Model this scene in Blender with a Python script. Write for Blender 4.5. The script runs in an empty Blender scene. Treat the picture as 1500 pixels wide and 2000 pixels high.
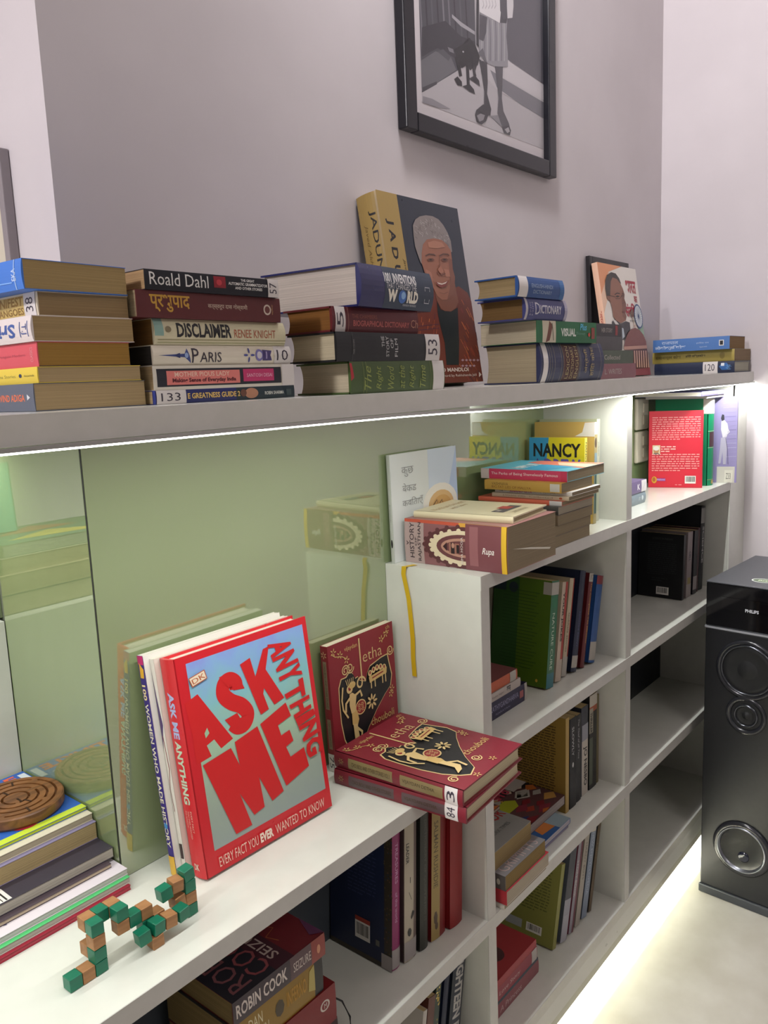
import bpy, bmesh, math, random
from mathutils import Vector, Matrix
random.seed(4)
C = bpy.context.scene.collection
S = bpy.context.scene
# ------------------------------------------------------------ camera
CF, CYAW, CPIT, CROL = 1596.06, .875753, -.158641, -.0411884
CP = Vector((0, -.63729, 1.25395))
_cy, _sy, _cp, _sp = math.cos(CYAW), math.sin(CYAW), math.cos(CPIT), math.sin(CPIT)
_f = Vector((_sy*_cp, _cy*_cp, _sp)); _r = Vector((_cy, -_sy, 0)); _u = _r.cross(_f)
_c, _s = math.cos(CROL), math.sin(CROL)
_r, _u = _c*_r+_s*_u, -_s*_r+_c*_u
cam = bpy.data.cameras.new('camera'); cam.sensor_fit = 'HORIZONTAL'; cam.sensor_width = 36
cam.lens = CF/1500*36; cam.clip_start = .02
co = bpy.data.objects.new('camera', cam); C.objects.link(co)
m = Matrix.Identity(4)
for i in range(3): m[i][0], m[i][1], m[i][2], m[i][3] = _r[i], _u[i], -_f[i], CP[i]
co.matrix_world = m; S.camera = co
def at(u, v, x=None, y=None, z=None):
    """room point that the photograph's pixel (u, v) shows, given the plane it stands on"""
    d = _r*((u-750)/CF)+_u*(-(v-1000)/CF)+_f
    t = (x-CP.x)/d.x if x is not None else (y-CP.y)/d.y if y is not None else (z-CP.z)/d.z
    return CP+d*t
# ------------------------------------------------------------ world, exposure, unseen room lamps with added fill
wd = bpy.data.worlds.new('world'); S.world = wd; wd.use_nodes = True
wd.node_tree.nodes['Background'].inputs[0].default_value = (.75, .78, .85, 1)
wd.node_tree.nodes['Background'].inputs[1].default_value = .04
S.view_settings.view_transform = 'Standard'; S.view_settings.look = 'None'
S.view_settings.gamma = 1; S.view_settings.use_curve_mapping = False; S.view_settings.exposure = 0
def area(name, loc, size, sizey, power, col, rot=(0, 0, 0)):
    l = bpy.data.lights.new(name, 'AREA'); l.shape = 'RECTANGLE'; l.size = size; l.size_y = sizey
    l.energy = power; l.color = col
    o = bpy.data.objects.new(name, l); o.location = loc; o.rotation_euler = rot; C.objects.link(o); return o
area('unseen_lamp', (-1.30, .07, 2.55), .4, .12, 52, (1, .97, 1))
area('unseen_lamp', (.95, -.05, 2.66), .5, .12, 19, (1, .97, 1), (0, -1.0, 0))  # added wash, tilted to brighten the right wall
area('unseen_lamp', (.3, -2.3, 2.74), 1.2, .8, 16, (1, .945, .90))  # added soft front fill for back wall, spines and board fronts
# shelf light strips
D, DW, FL = .18, .235, 0
ZT, Z2, ZC, Z3, ZB = 1.24, .967, .6872, .414, .1534
area('shelf_light', (.525, -.0155, 1.2075), 3.45, .004, 8.6, (.98, 1, .97))
area('shelf_light', (-.37, .3985, 1.2075), 1.66, .004, 3.4, (.98, 1, .97))  # added strip light that brightens the recess mirrored in the glass
area('floor_light', (.86, .020, .0990), 2.6, .006, 17, (1, 1, .95))
# ------------------------------------------------------------ materials
def lin(c):
    return c/12.92 if c <= .04045 else ((c+.055)/1.055)**2.4
def rgb(h):
    h = h.lstrip('#'); return tuple(lin(int(h[i:i+2], 16)/255) for i in (0, 2, 4))+(1,)
_mc = {}
def M(h, rough=.5, spec=.5, kind=None, h2=None, scale=20, bump=0, metal=0, coat=0):
    key = (h, rough, spec, kind, h2, scale, bump, metal, coat)
    if key in _mc: return _mc[key]
    mt = bpy.data.materials.new((kind or 'paint')+'_'+h.strip('#')); mt.use_nodes = True
    nt = mt.node_tree; b = nt.nodes['Principled BSDF']
    b.inputs['Base Color'].default_value = rgb(h); b.inputs['Roughness'].default_value = rough
    b.inputs['Specular IOR Level'].default_value = spec; b.inputs['Metallic'].default_value = metal
    b.inputs['Coat Weight'].default_value = coat; b.inputs['Coat Roughness'].default_value = .03
    tc = nt.nodes.new('ShaderNodeTexCoord'); mp = nt.nodes.new('ShaderNodeMapping')
    nt.links.new(tc.outputs['Object'], mp.inputs[0])
    n = None
    if kind == 'pages':
        mp.inputs['Scale'].default_value = (3, 3, 900)
        n = nt.nodes.new('ShaderNodeTexNoise'); n.inputs['Scale'].default_value = 1.2; n.inputs['Detail'].default_value = 3
    elif kind == 'wood':
        mp.inputs['Scale'].default_value = (8, 60, 60)
        n = nt.nodes.new('ShaderNodeTexNoise'); n.inputs['Scale'].default_value = scale/10; n.inputs['Detail'].default_value = 5
        n.inputs['Distortion'].default_value = .6
    elif h2 or bump or kind:
        n = nt.nodes.new('ShaderNodeTexNoise'); n.inputs['Scale'].default_value = scale; n.inputs['Detail'].default_value = 6
    if n is None:
        n = nt.nodes.new('ShaderNodeTexNoise'); n.inputs['Scale'].default_value = 60
        nt.links.new(mp.outputs[0], n.inputs['Vector'])
        r = nt.nodes.new('ShaderNodeMapRange'); r.inputs[3].default_value = max(rough-.06, .02); r.inputs[4].default_value = rough+.06
        nt.links.new(n.outputs[0], r.inputs[0]); nt.links.new(r.outputs[0], b.inputs['Roughness'])
    else:
        nt.links.new(mp.outputs[0], n.inputs['Vector'])
        a = rgb(h); c2 = rgb(h2) if h2 else tuple(x*(.80 if kind == 'pages' else .86) for x in a[:3])+(1,)
        r = nt.nodes.new('ShaderNodeValToRGB'); r.color_ramp.elements[0].position = .36; r.color_ramp.elements[1].position = .64
        r.color_ramp.elements[0].color = c2; r.color_ramp.elements[1].color = a
        nt.links.new(n.outputs[0], r.inputs[0]); nt.links.new(r.outputs[0], b.inputs['Base Color'])
        if bump or kind == 'pages':
            bp = nt.nodes.new('ShaderNodeBump'); bp.inputs['Strength'].default_value = bump or .35
            bp.inputs['Distance'].default_value = .001
            nt.links.new(n.outputs[0], bp.inputs['Height']); nt.links.new(bp.outputs[0], b.inputs['Normal'])
    _mc[key] = mt; return mt
def glow(name, h, e):
    mt = bpy.data.materials.new(name); mt.use_nodes = True; b = mt.node_tree.nodes['Principled BSDF']
    b.inputs['Base Color'].default_value = rgb(h); b.inputs['Emission Color'].default_value = rgb(h)
    b.inputs['Emission Strength'].default_value = e; return mt
# ------------------------------------------------------------ mesh building
class MB:
    def __init__(s): s.v, s.f, s.m, s.mats = [], [], [], []
    def mi(s, mat):
        if mat not in s.mats: s.mats.append(mat)
        return s.mats.index(mat)
    def poly(s, pts, mat):
        k = len(s.v); s.v += [tuple(p) for p in pts]; s.f.append(tuple(range(k, k+len(pts)))); s.m.append(s.mi(mat))
    def box(s, a, b, mat):
        x0, y0, z0 = a; x1, y1, z1 = b; k = len(s.v)
        s.v += [(x0, y0, z0), (x1, y0, z0), (x1, y1, z0), (x0, y1, z0), (x0, y0, z1), (x1, y0, z1), (x1, y1, z1), (x0, y1, z1)]
        for q in ((0, 3, 2, 1), (4, 5, 6, 7), (0, 1, 5, 4), (1, 2, 6, 5), (2, 3, 7, 6), (3, 0, 4, 7)):
            s.f.append(tuple(k+i for i in q)); s.m.append(s.mi(mat))
    def prism(s, prof, x0, x1, mat, fn=None):
        """profile of (y,z) points swept along x"""
        fn = fn or (lambda x, p: (x, p[0], p[1])); n = len(prof); k = len(s.v)
        s.v += [fn(x0, p) for p in prof]+[fn(x1, p) for p in prof]
        i = s.mi(mat)
        s.f.append(tuple(k+j for j in range(n))[::-1]); s.m.append(i)
        s.f.append(tuple(k+n+j for j in range(n))); s.m.append(i)
        for j in range(n): s.f.append((k+j, k+(j+1) % n, k+n+(j+1) % n, k+n+j)); s.m.append(i)
    def lathe(s, prof, mat, seg=48, axis='z', c=(0, 0, 0), close=False):
        """profile of (radius, height) revolved"""
        k = len(s.v); i = s.mi(mat); n = len(prof)
        for r, h in prof:
            for q in range(seg):
                a = 2*math.pi*q/seg; p = (r*math.cos(a), r*math.sin(a), h)
                if axis == 'x': p = (-h, p[0], p[1])
                s.v.append((p[0]+c[0], p[1]+c[1], p[2]+c[2]))
        for j in range(n-1):
            for q in range(seg):
                s.f.append((k+j*seg+q, k+j*seg+(q+1) % seg, k+(j+1)*seg+(q+1) % seg, k+(j+1)*seg+q)); s.m.append(i)
    def build(s, name, parent=None, bevel=0, smooth=False, seg=2):
        me = bpy.data.meshes.new(name); me.from_pydata(s.v, [], s.f)
        for mt in s.mats: me.materials.append(mt)
        for p, i in zip(me.polygons, s.m): p.material_index = i; p.use_smooth = smooth
        bm = bmesh.new(); bm.from_mesh(me); bmesh.ops.recalc_face_normals(bm, faces=bm.faces[:]) if bevel or smooth else None
        if bevel: bmesh.ops.bevel(bm, geom=bm.edges[:], offset=bevel, segments=seg, affect='EDGES', profile=.5)
        bm.to_mesh(me); bm.free()
        o = bpy.data.objects.new(name, me); C.objects.link(o)
        if parent: o.parent = parent
        return o
def tag(o, label=None, cat=None, group=None, kind=None):
    for k, v in (('label', label), ('category', cat), ('group', group), ('kind', kind)):
        if v: o[k] = v
    return o
def empty(name, mat=None, loc=None):
    o = bpy.data.objects.new(name, None); o.empty_display_size = .02; C.objects.link(o)
    if mat is not None: o.matrix_world = mat
    if loc is not None: o.location = loc
    return o
def boxo(name, a, b, mat, parent=None, bevel=0):
    mb = MB(); mb.box(a, b, mat); return mb.build(name, parent, bevel)
# ------------------------------------------------------------ room shell
wallm = M('#d0c9cb', .65, .3, 'plaster', '#cbc4c6', 5, .12)
XR, XW, XG, XA, XA2, XB, XB2, XE = 2.262, .5025, .4705, .9784, 1.0001, 1.5004, 1.5239, 2.139
YREC = .66
def st(name, a, b, mat): return tag(boxo(name, a, b, mat), kind='structure')
st('wall_back', (XW, DW, 0), (XR+.12, YREC+.12, 2.8), wallm)
st('wall_recess', (-1.8, YREC, 0), (XW, YREC+.12, 2.8), wallm)
st('wall_right', (XR, -3.2, 0), (XR+.12, DW, 2.8), wallm)
dim = M('#8f888a', .7, .3, 'plaster', '#878083', 5)  # unseen walls, plaster darkened to weaken bounce into the cells
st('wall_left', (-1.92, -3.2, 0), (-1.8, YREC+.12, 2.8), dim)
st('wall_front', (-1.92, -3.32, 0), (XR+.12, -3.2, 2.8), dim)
st('ceiling', (-1.92, -3.32, 2.8), (XR+.12, YREC+.12, 2.9), M('#e6e0e0', .8, .3, 'plaster', '#dcd6d6', 8))
st('floor', (-1.92, -3.32, -.1), (XR+.12, YREC+.12, 0), M('#cfccc0', .35, .4, 'stone', '#c2beb0', 9, .02))
# ------------------------------------------------------------ built-in bookshelf
lam = M('#dedfd6', .16, .5, 'laminate', '#dadbd2', 30)
edge = M('#c2c0ba', .3, .5, 'laminate', '#bdbbb5', 40)
TB = .0215
bs = tag(empty('bookshelf', loc=(1.2, 0, 0)), 'white laminate built-in bookshelf with grey edges stepping up below the long top board', 'bookshelf')
bs.location = (0, 0, 0)
def board(name, x0, x1, z, y0=0, y1=D, t=TB, fr=edge):
    mb = MB(); mb.box((x0, y0+.0012, z-t), (x1, y1, z), lam); mb.box((x0, y0, z-t), (x1, y0+.0012, z), fr)
    return mb.build(name, bs)
def upright(x0, z0, z1, y0=.0006, y1=D, t=.0225, x1=None):
    x1 = x1 or x0+t; mb = MB(); mb.box((x0, y0+.0012, z0), (x1, y1, z1), lam); mb.box((x0, y0, z0), (x1, y0+.0012, z1), edge)
    return mb.build('upright_panel', bs)
LX = -1.2
top = board('top_board', LX, XR-.001, ZT, -.014, DW-.001, .0247, M('#d3d1cb', .3, .5, 'laminate', '#cecdc6', 40))  # front edge colour lightened in place of stronger front light
mb = MB(); mb.box((LX, DW-.001, ZT-.0247), (XG, YREC-.001, ZT), lam); mb.build('top_board_extension', bs)
board('shelf_board', XA, XE, Z2)                      # across both columns
board('shelf_board', LX, XE, ZC)                      # counter level
mb = MB(); mb.box((LX, D, ZC-TB), (XG-.001, YREC-.001, ZC), lam); mb.build('counter_extension', bs)
board('shelf_board', LX, XE, Z3, t=.0233)
board('bottom_board', LX, XE, ZB)
mb = MB(); mb.box((LX, 0, .0949), (XE+.03, .016, ZB-.0216), M('#c9c8c4', .3)); mb.build('plinth_board', bs)
mb = MB(); mb.box((LX, .003, .0726), (XE+.03, .014, .0949), M('#b3b2a4', .4)); mb.build('plinth_strip', bs)
mb = MB(); mb.box((LX, .085, 0), (XE+.03, .10, ZB-.0216), lam); mb.build('kick_board', bs)
upright(XA, ZB, Z2-TB); upright(XB, ZB, ZT-.0247, y0=.0012); upright(.36-.0225, ZB, ZC-TB); upright(-.3, ZB, ZC-TB)
# stepping up beyond the recess corner, at the left
mb = MB(); mb.box((LX, .402, ZC), (XG-.001, .42, Z2), lam); mb.build('riser_panel', bs)
mb = MB(); mb.box((LX, .42, Z2-TB), (XG-.001, YREC-.001, Z2), lam); mb.build('shelf_board', bs)
# right end: side panel and the wedge filler closing the gap to the wall
upright(XE, ZB, ZT-.0247, y0=.004, t=.016)
mb = MB(); pts = [(2.1195, .07), (2.135, .94), (2.172, 1.215), (XR-.001, 1.215), (XR-.001, .07)]
pts = [(XE, .07), (XE, .944), (2.172, 1.2152), (XR-.001, 1.2152), (XR-.001, .07)]
mb.prism([(x, z) for x, z in pts], 0.0, .004, lam, lambda y, p: (p[0], y, p[1])); mb.build('filler_panel', bs)
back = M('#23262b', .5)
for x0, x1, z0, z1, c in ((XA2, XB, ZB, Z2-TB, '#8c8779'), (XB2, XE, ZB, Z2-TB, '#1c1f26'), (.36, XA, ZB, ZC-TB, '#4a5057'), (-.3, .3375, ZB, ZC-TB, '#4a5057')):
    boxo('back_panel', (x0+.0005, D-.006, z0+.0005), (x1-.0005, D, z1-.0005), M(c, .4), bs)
# ------------------------------------------------------------ green back-painted glass
def glassm():
    mt = bpy.data.materials.new('green_backpainted_glass'); mt.use_nodes = True; nt = mt.node_tree; b = nt.nodes['Principled BSDF']
    n = nt.nodes.new('ShaderNodeTexNoise'); n.inputs['Scale'].default_value = 3; r = nt.nodes.new('ShaderNodeValToRGB')
    r.color_ramp.elements[0].color = rgb('#859467'); r.color_ramp.elements[1].color = rgb('#8b9a6f')
    nt.links.new(n.outputs[0], r.inputs[0]); nt.links.new(r.outputs[0], b.inputs['Base Color'])
    b.inputs['Roughness'].default_value = .5; b.inputs['Specular IOR Level'].default_value = 0
    b.inputs['Coat Weight'].default_value = 1; b.inputs['Coat Roughness'].default_value = .015; b.inputs['Coat IOR'].default_value = 3.0
    return mt
gm = glassm(); gz1 = ZT-.0252
mb = MB(); mb.prism([(x, z) for x, z in ((XG+.0016, ZC+.0005), (XA-.0005, ZC+.0005), (XA-.0005, Z2+.0005), (XB, Z2+.0005), (XB, gz1), (XG+.0016, gz1))], D, D+.006, gm, lambda y, p: (p[0], y, p[1]))
tag(mb.build('glass_panel'), 'wide green back-painted glass panel behind the open counter', 'glass panel')
tag(boxo('glass_panel', (XB2+.0005, D, Z2+.0005), (XE, D+.006, gz1), gm), 'green glass panel at the back of the right-hand top cell behind a red book', 'glass panel')
tag(boxo('glass_panel', (XG, D+.0017, ZC+.0005), (XG+.0014, .4015, gz1), gm), 'green glass side panel at the far left mirroring books and the riser', 'glass panel')
tag(boxo('glass_panel', (XG, .4205, Z2+.0005), (XG+.006, YREC-.001, gz1), gm), 'narrow green glass strip above the raised ledge at the far left', 'glass panel')
st('trim_1', (XG+.007, D+.0065, ZC-.02), (XR-.001, DW-.0005, gz1-.001), M('#6b6f60', .7))
st('trim_2', (XG+.0065, DW, ZC-.02), (XW-.0005, YREC-.001, gz1-.001), M('#6b6f60', .7))
tag(boxo('seam_strip', (XG+.0002, D+.0003, ZC+.0005), (XG+.0014, D+.0015, gz1), M('#2a2c26', .6)), 'dark vertical seam line where the two green glass panels meet', 'seam')  # thin dark strip added for the crack between the glass panels
# ------------------------------------------------------------ light strips
def strip(x0, x1, z, y, lab):
    r = tag(empty('led_strip'), lab, 'light strip')
    mb = MB(); n = 40; al = M('#b9b8b4', .35, metal=.6); gl = glow('lit_diffuser', '#fbfff6', 9)
    def sag(x): return -.006*math.exp(-((x-1.12)/.2)**2) if z > 1 else 0
    for i in range(n):
        a, b = x0+(x1-x0)*i/n, x0+(x1-x0)*(i+1)/n
        for y0, y1, h0, h1, mt in ((y-.0045, y+.006, .0017, .0052, al),):
            mb.poly([(a, y0, z+h0+sag(a)), (b, y0, z+h0+sag(b)), (b, y0, z+h1+sag(b)), (a, y0, z+h1+sag(a))], mt)
            mb.poly([(a, y1, z+h0+sag(a)), (a, y1, z+h1+sag(a)), (b, y1, z+h1+sag(b)), (b, y1, z+h0+sag(b))], mt)
            mb.poly([(a, y0, z+h1+sag(a)), (b, y0, z+h1+sag(b)), (b, y1, z+h1+sag(b)), (a, y1, z+h1+sag(a))], mt)
            mb.poly([(a, y0, z+h0+sag(a)), (a, y1, z+h0+sag(a)), (b, y1, z+h0+sag(b)), (b, y0, z+h0+sag(b))], mt)
    mb.build('channel', r)
    mb = MB()
    for i in range(n):
        a, b = x0+(x1-x0)*i/n, x0+(x1-x0)*(i+1)/n
        q = [(y-.0035, .0016), (y+.005, .0016), (y+.0045, 0), (y-.003, 0)]
        for j in range(4):
            p0, p1 = q[j], q[(j+1) % 4]
            mb.poly([(a, p0[0], z+p0[1]+sag(a)), (b, p0[0], z+p0[1]+sag(b)), (b, p1[0], z+p1[1]+sag(b)), (a, p1[0], z+p1[1]+sag(a))], gl)
    mb.build('diffuser', r, smooth=False)
strip(LX, XR-.004, 1.2095, -.0140, 'glowing white LED strip along the underside of the top board')
strip(LX, XG-.004, 1.2095, .3985, 'added LED strip above the raised ledge, brightening the recess at the far left')  # added to light the recess for its reflection
# ------------------------------------------------------------ lettering and flat print
_tc = {}
def glyphs(s, bold=0, shear=0):
    k = (s, bold, shear)
    if k in _tc: return _tc[k]
    cu = bpy.data.curves.new('lettering', 'FONT'); cu.body = s; cu.size = 1; cu.resolution_u = 2
    cu.offset = bold; cu.shear = shear; cu.fill_mode = 'FRONT'
    o = bpy.data.objects.new('lettering', cu); C.objects.link(o)
    me = bpy.data.meshes.new_from_object(o)
    v = [(p.co.x, p.co.y) for p in me.vertices]; f = [tuple(p.vertices) for p in me.polygons]
    bpy.data.objects.remove(o); bpy.data.curves.remove(cu); bpy.data.meshes.remove(me)
    if not v: v, f = [(0, 0), (1, 0), (1, 1)], []
    x0, x1 = min(p[0] for p in v), max(p[0] for p in v); y0, y1 = min(p[1] for p in v), max(p[1] for p in v)
    v = [((p[0]-x0)/max(x1-x0, 1e-6), (p[1]-y0)/max(y1-y0, 1e-6)) for p in v]
    _tc[k] = (v, f); return _tc[k]
class Print:
    """ink on one flat or gently curved face: fn(u, v, lift) gives the point"""
    def __init__(s, fn, W, H, curved=False): s.fn, s.W, s.H, s.k, s.mb, s.curved = fn, W, H, 0, MB(), curved; s.step = .00009
    def lay(s, pts, faces, mat):
        if s.curved:
            bm = bmesh.new(); vs = [bm.verts.new((a, b, 0)) for a, b in pts]
            for f in faces:
                try: bm.faces.new([vs[i] for i in f])
                except ValueError: pass
            for j in range(1, 8): bmesh.ops.bisect_plane(bm, geom=bm.verts[:]+bm.edges[:]+bm.faces[:], plane_co=(0, j/8, 0), plane_no=(0, 1, 0), dist=1e-5)
            bm.verts.index_update(); pts = [(q.co.x, q.co.y) for q in bm.verts]; faces = [tuple(q.index for q in f.verts) for f in bm.faces]; bm.free()
        k = len(s.mb.v); e = .00012+s.step*s.k
        s.mb.v += [tuple(s.fn(u*s.W, v*s.H, e)) for u, v in pts]; i = s.mb.mi(mat)
        for f in faces: s.mb.f.append(tuple(k+j for j in f)); s.mb.m.append(i)
    def col(s, c): return c if not isinstance(c, str) else M(c, .42)
    def rect(s, u0, v0, u1, v1, c, n=1, up=True):
        n = max(n, 1); pts = []; fs = []
        for j in range(n+1): pts += [(u0, v0+(v1-v0)*j/n), (u1, v0+(v1-v0)*j/n)]
        for j in range(n): fs.append((2*j, 2*j+1, 2*j+3, 2*j+2))
        s.lay(pts, fs, s.col(c)); s.k += 1 if up else 0
    def band(s, u0, u1, c): s.rect(u0, .0, u1, 1, c, 10)
    def poly(s, pts, c, up=True):
        s.lay(pts, [tuple(range(len(pts)))], s.col(c)); s.k += 1 if up else 0
    def ell(s, u, v, ru, rv, c, n=20, rot=0, up=True, a0=0, a1=2*math.pi):
        p = []
        for i in range(n):
            a = a0+(a1-a0)*i/n; x, y = ru*s.W*math.cos(a), rv*s.H*math.sin(a)
            p.append((u+(x*math.cos(rot)-y*math.sin(rot))/s.W, v+(x*math.sin(rot)+y*math.cos(rot))/s.H))
        s.poly(p, c, up)
    def line(s, pts, w, c, up=True):
        """a stroke of width w (metres) through the points"""
        q = [(a*s.W, b*s.H) for a, b in pts]; L = []; R = []
        for i, p in enumerate(q):
            a = q[max(i-1, 0)]; b = q[min(i+1, len(q)-1)]; d = math.hypot(b[0]-a[0], b[1]-a[1]) or 1
            nx, ny = -(b[1]-a[1])/d*w/2, (b[0]-a[0])/d*w/2
            L.append(((p[0]+nx)/s.W, (p[1]+ny)/s.H)); R.append(((p[0]-nx)/s.W, (p[1]-ny)/s.H))
        n = len(q); s.lay(L+R, [(i, n+i, n+i+1, i+1) for i in range(n-1)], s.col(c)); s.k += 1 if up else 0
    def spiral(s, u, v, r, w, c, turns=1.6, a0=0, sg=1):
        s.line([(u+r*(1-.75*t/24)*math.cos(a0+sg*turns*2*math.pi*t/24)/s.W, v+r*(1-.75*t/24)*math.sin(a0+sg*turns*2*math.pi*t/24)/s.H) for t in range(25)], w, c, False)
    def flower(s, u, v, r, c, n=8):
        for i in range(n):
            a = 2*math.pi*i/n; s.ell(u+.6*r*math.cos(a)/s.W, v+.6*r*math.sin(a)/s.H, .38*r/s.W, .15*r/s.H, c, 8, a, False)
    def text(s, t, u0, v0, u1, v1, c, rot=0, bold=.0, shear=0, quad=None):
        """lettering that fills the box; quad = four corners to warp it into"""
        v, f = glyphs(t, bold, shear); out = []
        for x, y in v:
            if rot == 90: x, y = 1-y, x
            elif rot == -90: x, y = y, 1-x
            elif rot == 180: x, y = 1-x, 1-y
            if quad:
                a, b, c_, d = quad
                out.append(tuple((a[i]*(1-x)+b[i]*x)*(1-y)+(d[i]*(1-x)+c_[i]*x)*y for i in (0, 1)))
            else: out.append((u0+(u1-u0)*x, v0+(v1-v0)*y))
        s.lay(out, f, s.col(c)); s.k += 1
    def lines(s, u0, v0, u1, v1, n, c, h=.45, seed=1, gap=.1, last=.6):
        """a block of very small running text: rows of words"""
        r = random.Random(seed); dv = (v1-v0)/n
        for i in range(n):
            y = v1-(i+1)*dv; x = u0; end = u1 if i < n-1 else u0+(u1-u0)*last
            while x < end-.02:
                w = min(r.uniform(.03, .11), end-x)
                s.rect(x, y+dv*.25, x+w, y+dv*(.25+h), c, 1, False); x += w+.014+gap*r.random()*.1
        s.k += 1
    def barcode(s, u0, v0, u1, v1, seed=1):
        s.rect(u0, v0, u1, v1, '#e9e6e0'); r = random.Random(seed); x = u0+(u1-u0)*.1
        while x < u1-(u1-u0)*.12:
            w = (u1-u0)*r.uniform(.015, .05); s.rect(x, v0+(v1-v0)*.22, x+w, v1-(v1-v0)*.1, '#2a2826', 1, False); x += w+(u1-u0)*r.uniform(.015, .04)
        s.k += 1
    def build(s, name, parent): return s.mb.build(name, parent)
# ------------------------------------------------------------ books
class Book:
    """x runs tail to head, y from spine to fore-edge, z from front cover (0) to back cover (T)"""
    def __init__(s, label, H, W, T, frame, cov='#884444', spine=None, pages='#b9a57f', hard=False, group=None, bulge=None, name='book', back=None, rough=.42, sag=0):
        s.H, s.W, s.T = H, W, T
        O, ex, ey, ez = [Vector(v) for v in frame]
        m = Matrix.Identity(4)
        for i in range(3): m[i][0], m[i][1], m[i][2], m[i][3] = ex[i], ey[i], ez[i], O[i]
        s.root = tag(empty(name, m), label, 'book', group)
        s.b = b = (.0022 if hard else .0007) if bulge is None else bulge
        cm = M(cov, rough, .5); sm = M(spine, rough, .5) if spine else cm; bk = M(back, rough, .5) if back else cm
        t = .0022 if hard else .0006
        if T < .008: t = min(t, .0008)
        e = .003 if hard else 0
        mb = MB()
        mb.box((0, b, 0), (H, W, t), cm); mb.box((0, b, T-t), (H, W, T), bk)
        n = 8; prof = []
        for j in range(n+1):
            z = T*j/n; prof.append((b*((2*j/n-1)**2)*.98, z))
        inner = [(max(b, .0002)+t*.9, T), (max(b, .0002)+t*.9, 0)]
        mb.prism(prof+inner, 0, H, sm)
        mb.build('cover', s.root, 0)
        mb = MB(); pm = M(pages, .8, .2, 'pages')
        y1 = W-e-.0006; n = 6; g = min(.004, T*.12) if hard else 0
        fore = [(y1-g*(1-(2*j/n-1)**2), t+(T-2*t)*j/n) for j in range(n+1)]
        mb.prism([(b+t, t)]+fore+[(b+t, T-t)], e+.0004, H-e-.0004, pm); mb.build('page_block', s.root)
    def on(s, face, fine=1):
        H, W, T, b = s.H, s.W, s.T, s.b
        def bl(z): return b*((2*z/T-1)**2)
        if face == 'spine': return Print(lambda u, v, e: (H-u, bl(T-v)-e, T-v), H, T, True)
        if face == 'spine_up': return Print(lambda u, v, e: (u, bl(v)-e, v), H, T, True)
        if face == 'front': return Print(lambda u, v, e: (v, u, -e), W, H)
        if face == 'back': return Print(lambda u, v, e: (v, W-u, T+e), W, H)
        if face == 'front_up': return Print(lambda u, v, e: (H-v, W-u, -e), W, H)
        if face == 'head': return Print(lambda u, v, e: (H-.003+e, u, v), W, T)
    def p(s, face, name=None): 
        pr = s.on(face); s._last = (pr, name or {'spine': 'spine_print', 'spine_up': 'spine_print', 'front': 'front_cover_print', 'back': 'back_cover_print', 'front_up': 'front_cover_print'}.get(face, 'print')); return pr
    def done(s, *prs):
        for pr, nm in prs: pr.build(nm, s.root)
AX = {'R': lambda a, b: a, 'L': lambda a, b: -a, 'B': lambda a, b: b, 'F': lambda a, b: -b}
UP = Vector((0, 0, 1))
def lie(label, P, L, Dp, T, yaw=0, spine='F', head='L', **k):
    """a book lying flat; P = nearest bottom corner (left of its front side), L to the right, Dp to the back"""
    y = math.radians(yaw); a = Vector((math.cos(y), math.sin(y), 0)); b = Vector((-math.sin(y), math.cos(y), 0))
    ey = -AX[spine](a, b); ex = AX[head](a, b); ez = ex.cross(ey)
    H = L if head in 'LR' else Dp; W = L if spine in 'LR' else Dp
    ctr = Vector(P)+a*L/2+b*Dp/2+UP*T/2; O = ctr-ex*H/2-ey*W/2-ez*T/2
    return Book(label, H, W, T, (O, ex, ey, ez), **k)
def hor(P, yaw, u, v, right=True):
    """distance from P along its right (or back) direction until the photograph's pixel column is reached"""
    y = math.radians(yaw); d = Vector((math.cos(y), math.sin(y))) if right else Vector((-math.sin(y), math.cos(y)))
    q = at(u, v, y=1)-CP; r = Vector((q.x, q.y)); w = Vector((P[0]-CP.x, P[1]-CP.y))
    # w + t d = s r
    det = d.x*(-r.y)+r.x*d.y
    return (-w.x*(-r.y)-r.x*w.y)/det
class Stack:
    """books lying on one another; z is carried upwards"""
    def __init__(s, z): s.z = z
    def add(s, label, u, vt, y0, yaw=0, L=None, Dp=None, ur=None, ul=None, v=None, x0=None, T=None, **k):
        v = v or vt
        P = at(u, v, y=y0) if x0 is None else Vector((x0, y0, 0)); zt = at(u, vt, y=y0).z if T is None else s.z+T
        P.z = s.z; T = zt-s.z
        if L is None: L = hor(P, yaw, ur, v)
        if Dp is None: Dp = hor(P, yaw, ul, v, False)
        bk = lie(label, P, L, Dp, T, yaw, **k); s.z += T+.0002
        bk.P = P; return bk
def stand(label, P, H, W, T, face='L', yaw=0, lean=0, tilt=0, **k):
    """an upright book. P = its bottom corner.
    face 'S': spine to the room (-y), book runs back from P, thickness to the right of P, back cover to the left, lean = degrees its top leans right
    face 'C': front cover to the room, spine at the left at P, thickness goes back; tilt = degrees its top leans back"""
    y = math.radians(yaw); a = Vector((math.cos(y), math.sin(y), 0)); b = Vector((-math.sin(y), math.cos(y), 0))
    l, t = math.radians(lean), math.radians(tilt)
    if face == 'S':
        ex = UP*math.cos(l)+a*math.sin(l); ey = b; ez = ex.cross(ey); O = Vector(P)-ez*T
    elif face == 'C':
        ex = UP*math.cos(t)+b*math.sin(t); ey = a; ez = ex.cross(ey); O = Vector(P)
    elif face == 'K':   # back cover to the room, spine at the right; P = left bottom corner
        ex = UP*math.cos(t)+b*math.sin(t); ey = -a; ez = ex.cross(ey); O = Vector(P)+a*W-ez*T
    lo = min((O+ex*i*H+ey*j*W+ez*q*T).z for i in (0, 1) for j in (0, 1) for q in (0, 1))
    O.z += P[2]-lo+.0002
    return Book(label, H, W, T, (O, ex, ey, ez), **k)

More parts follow.
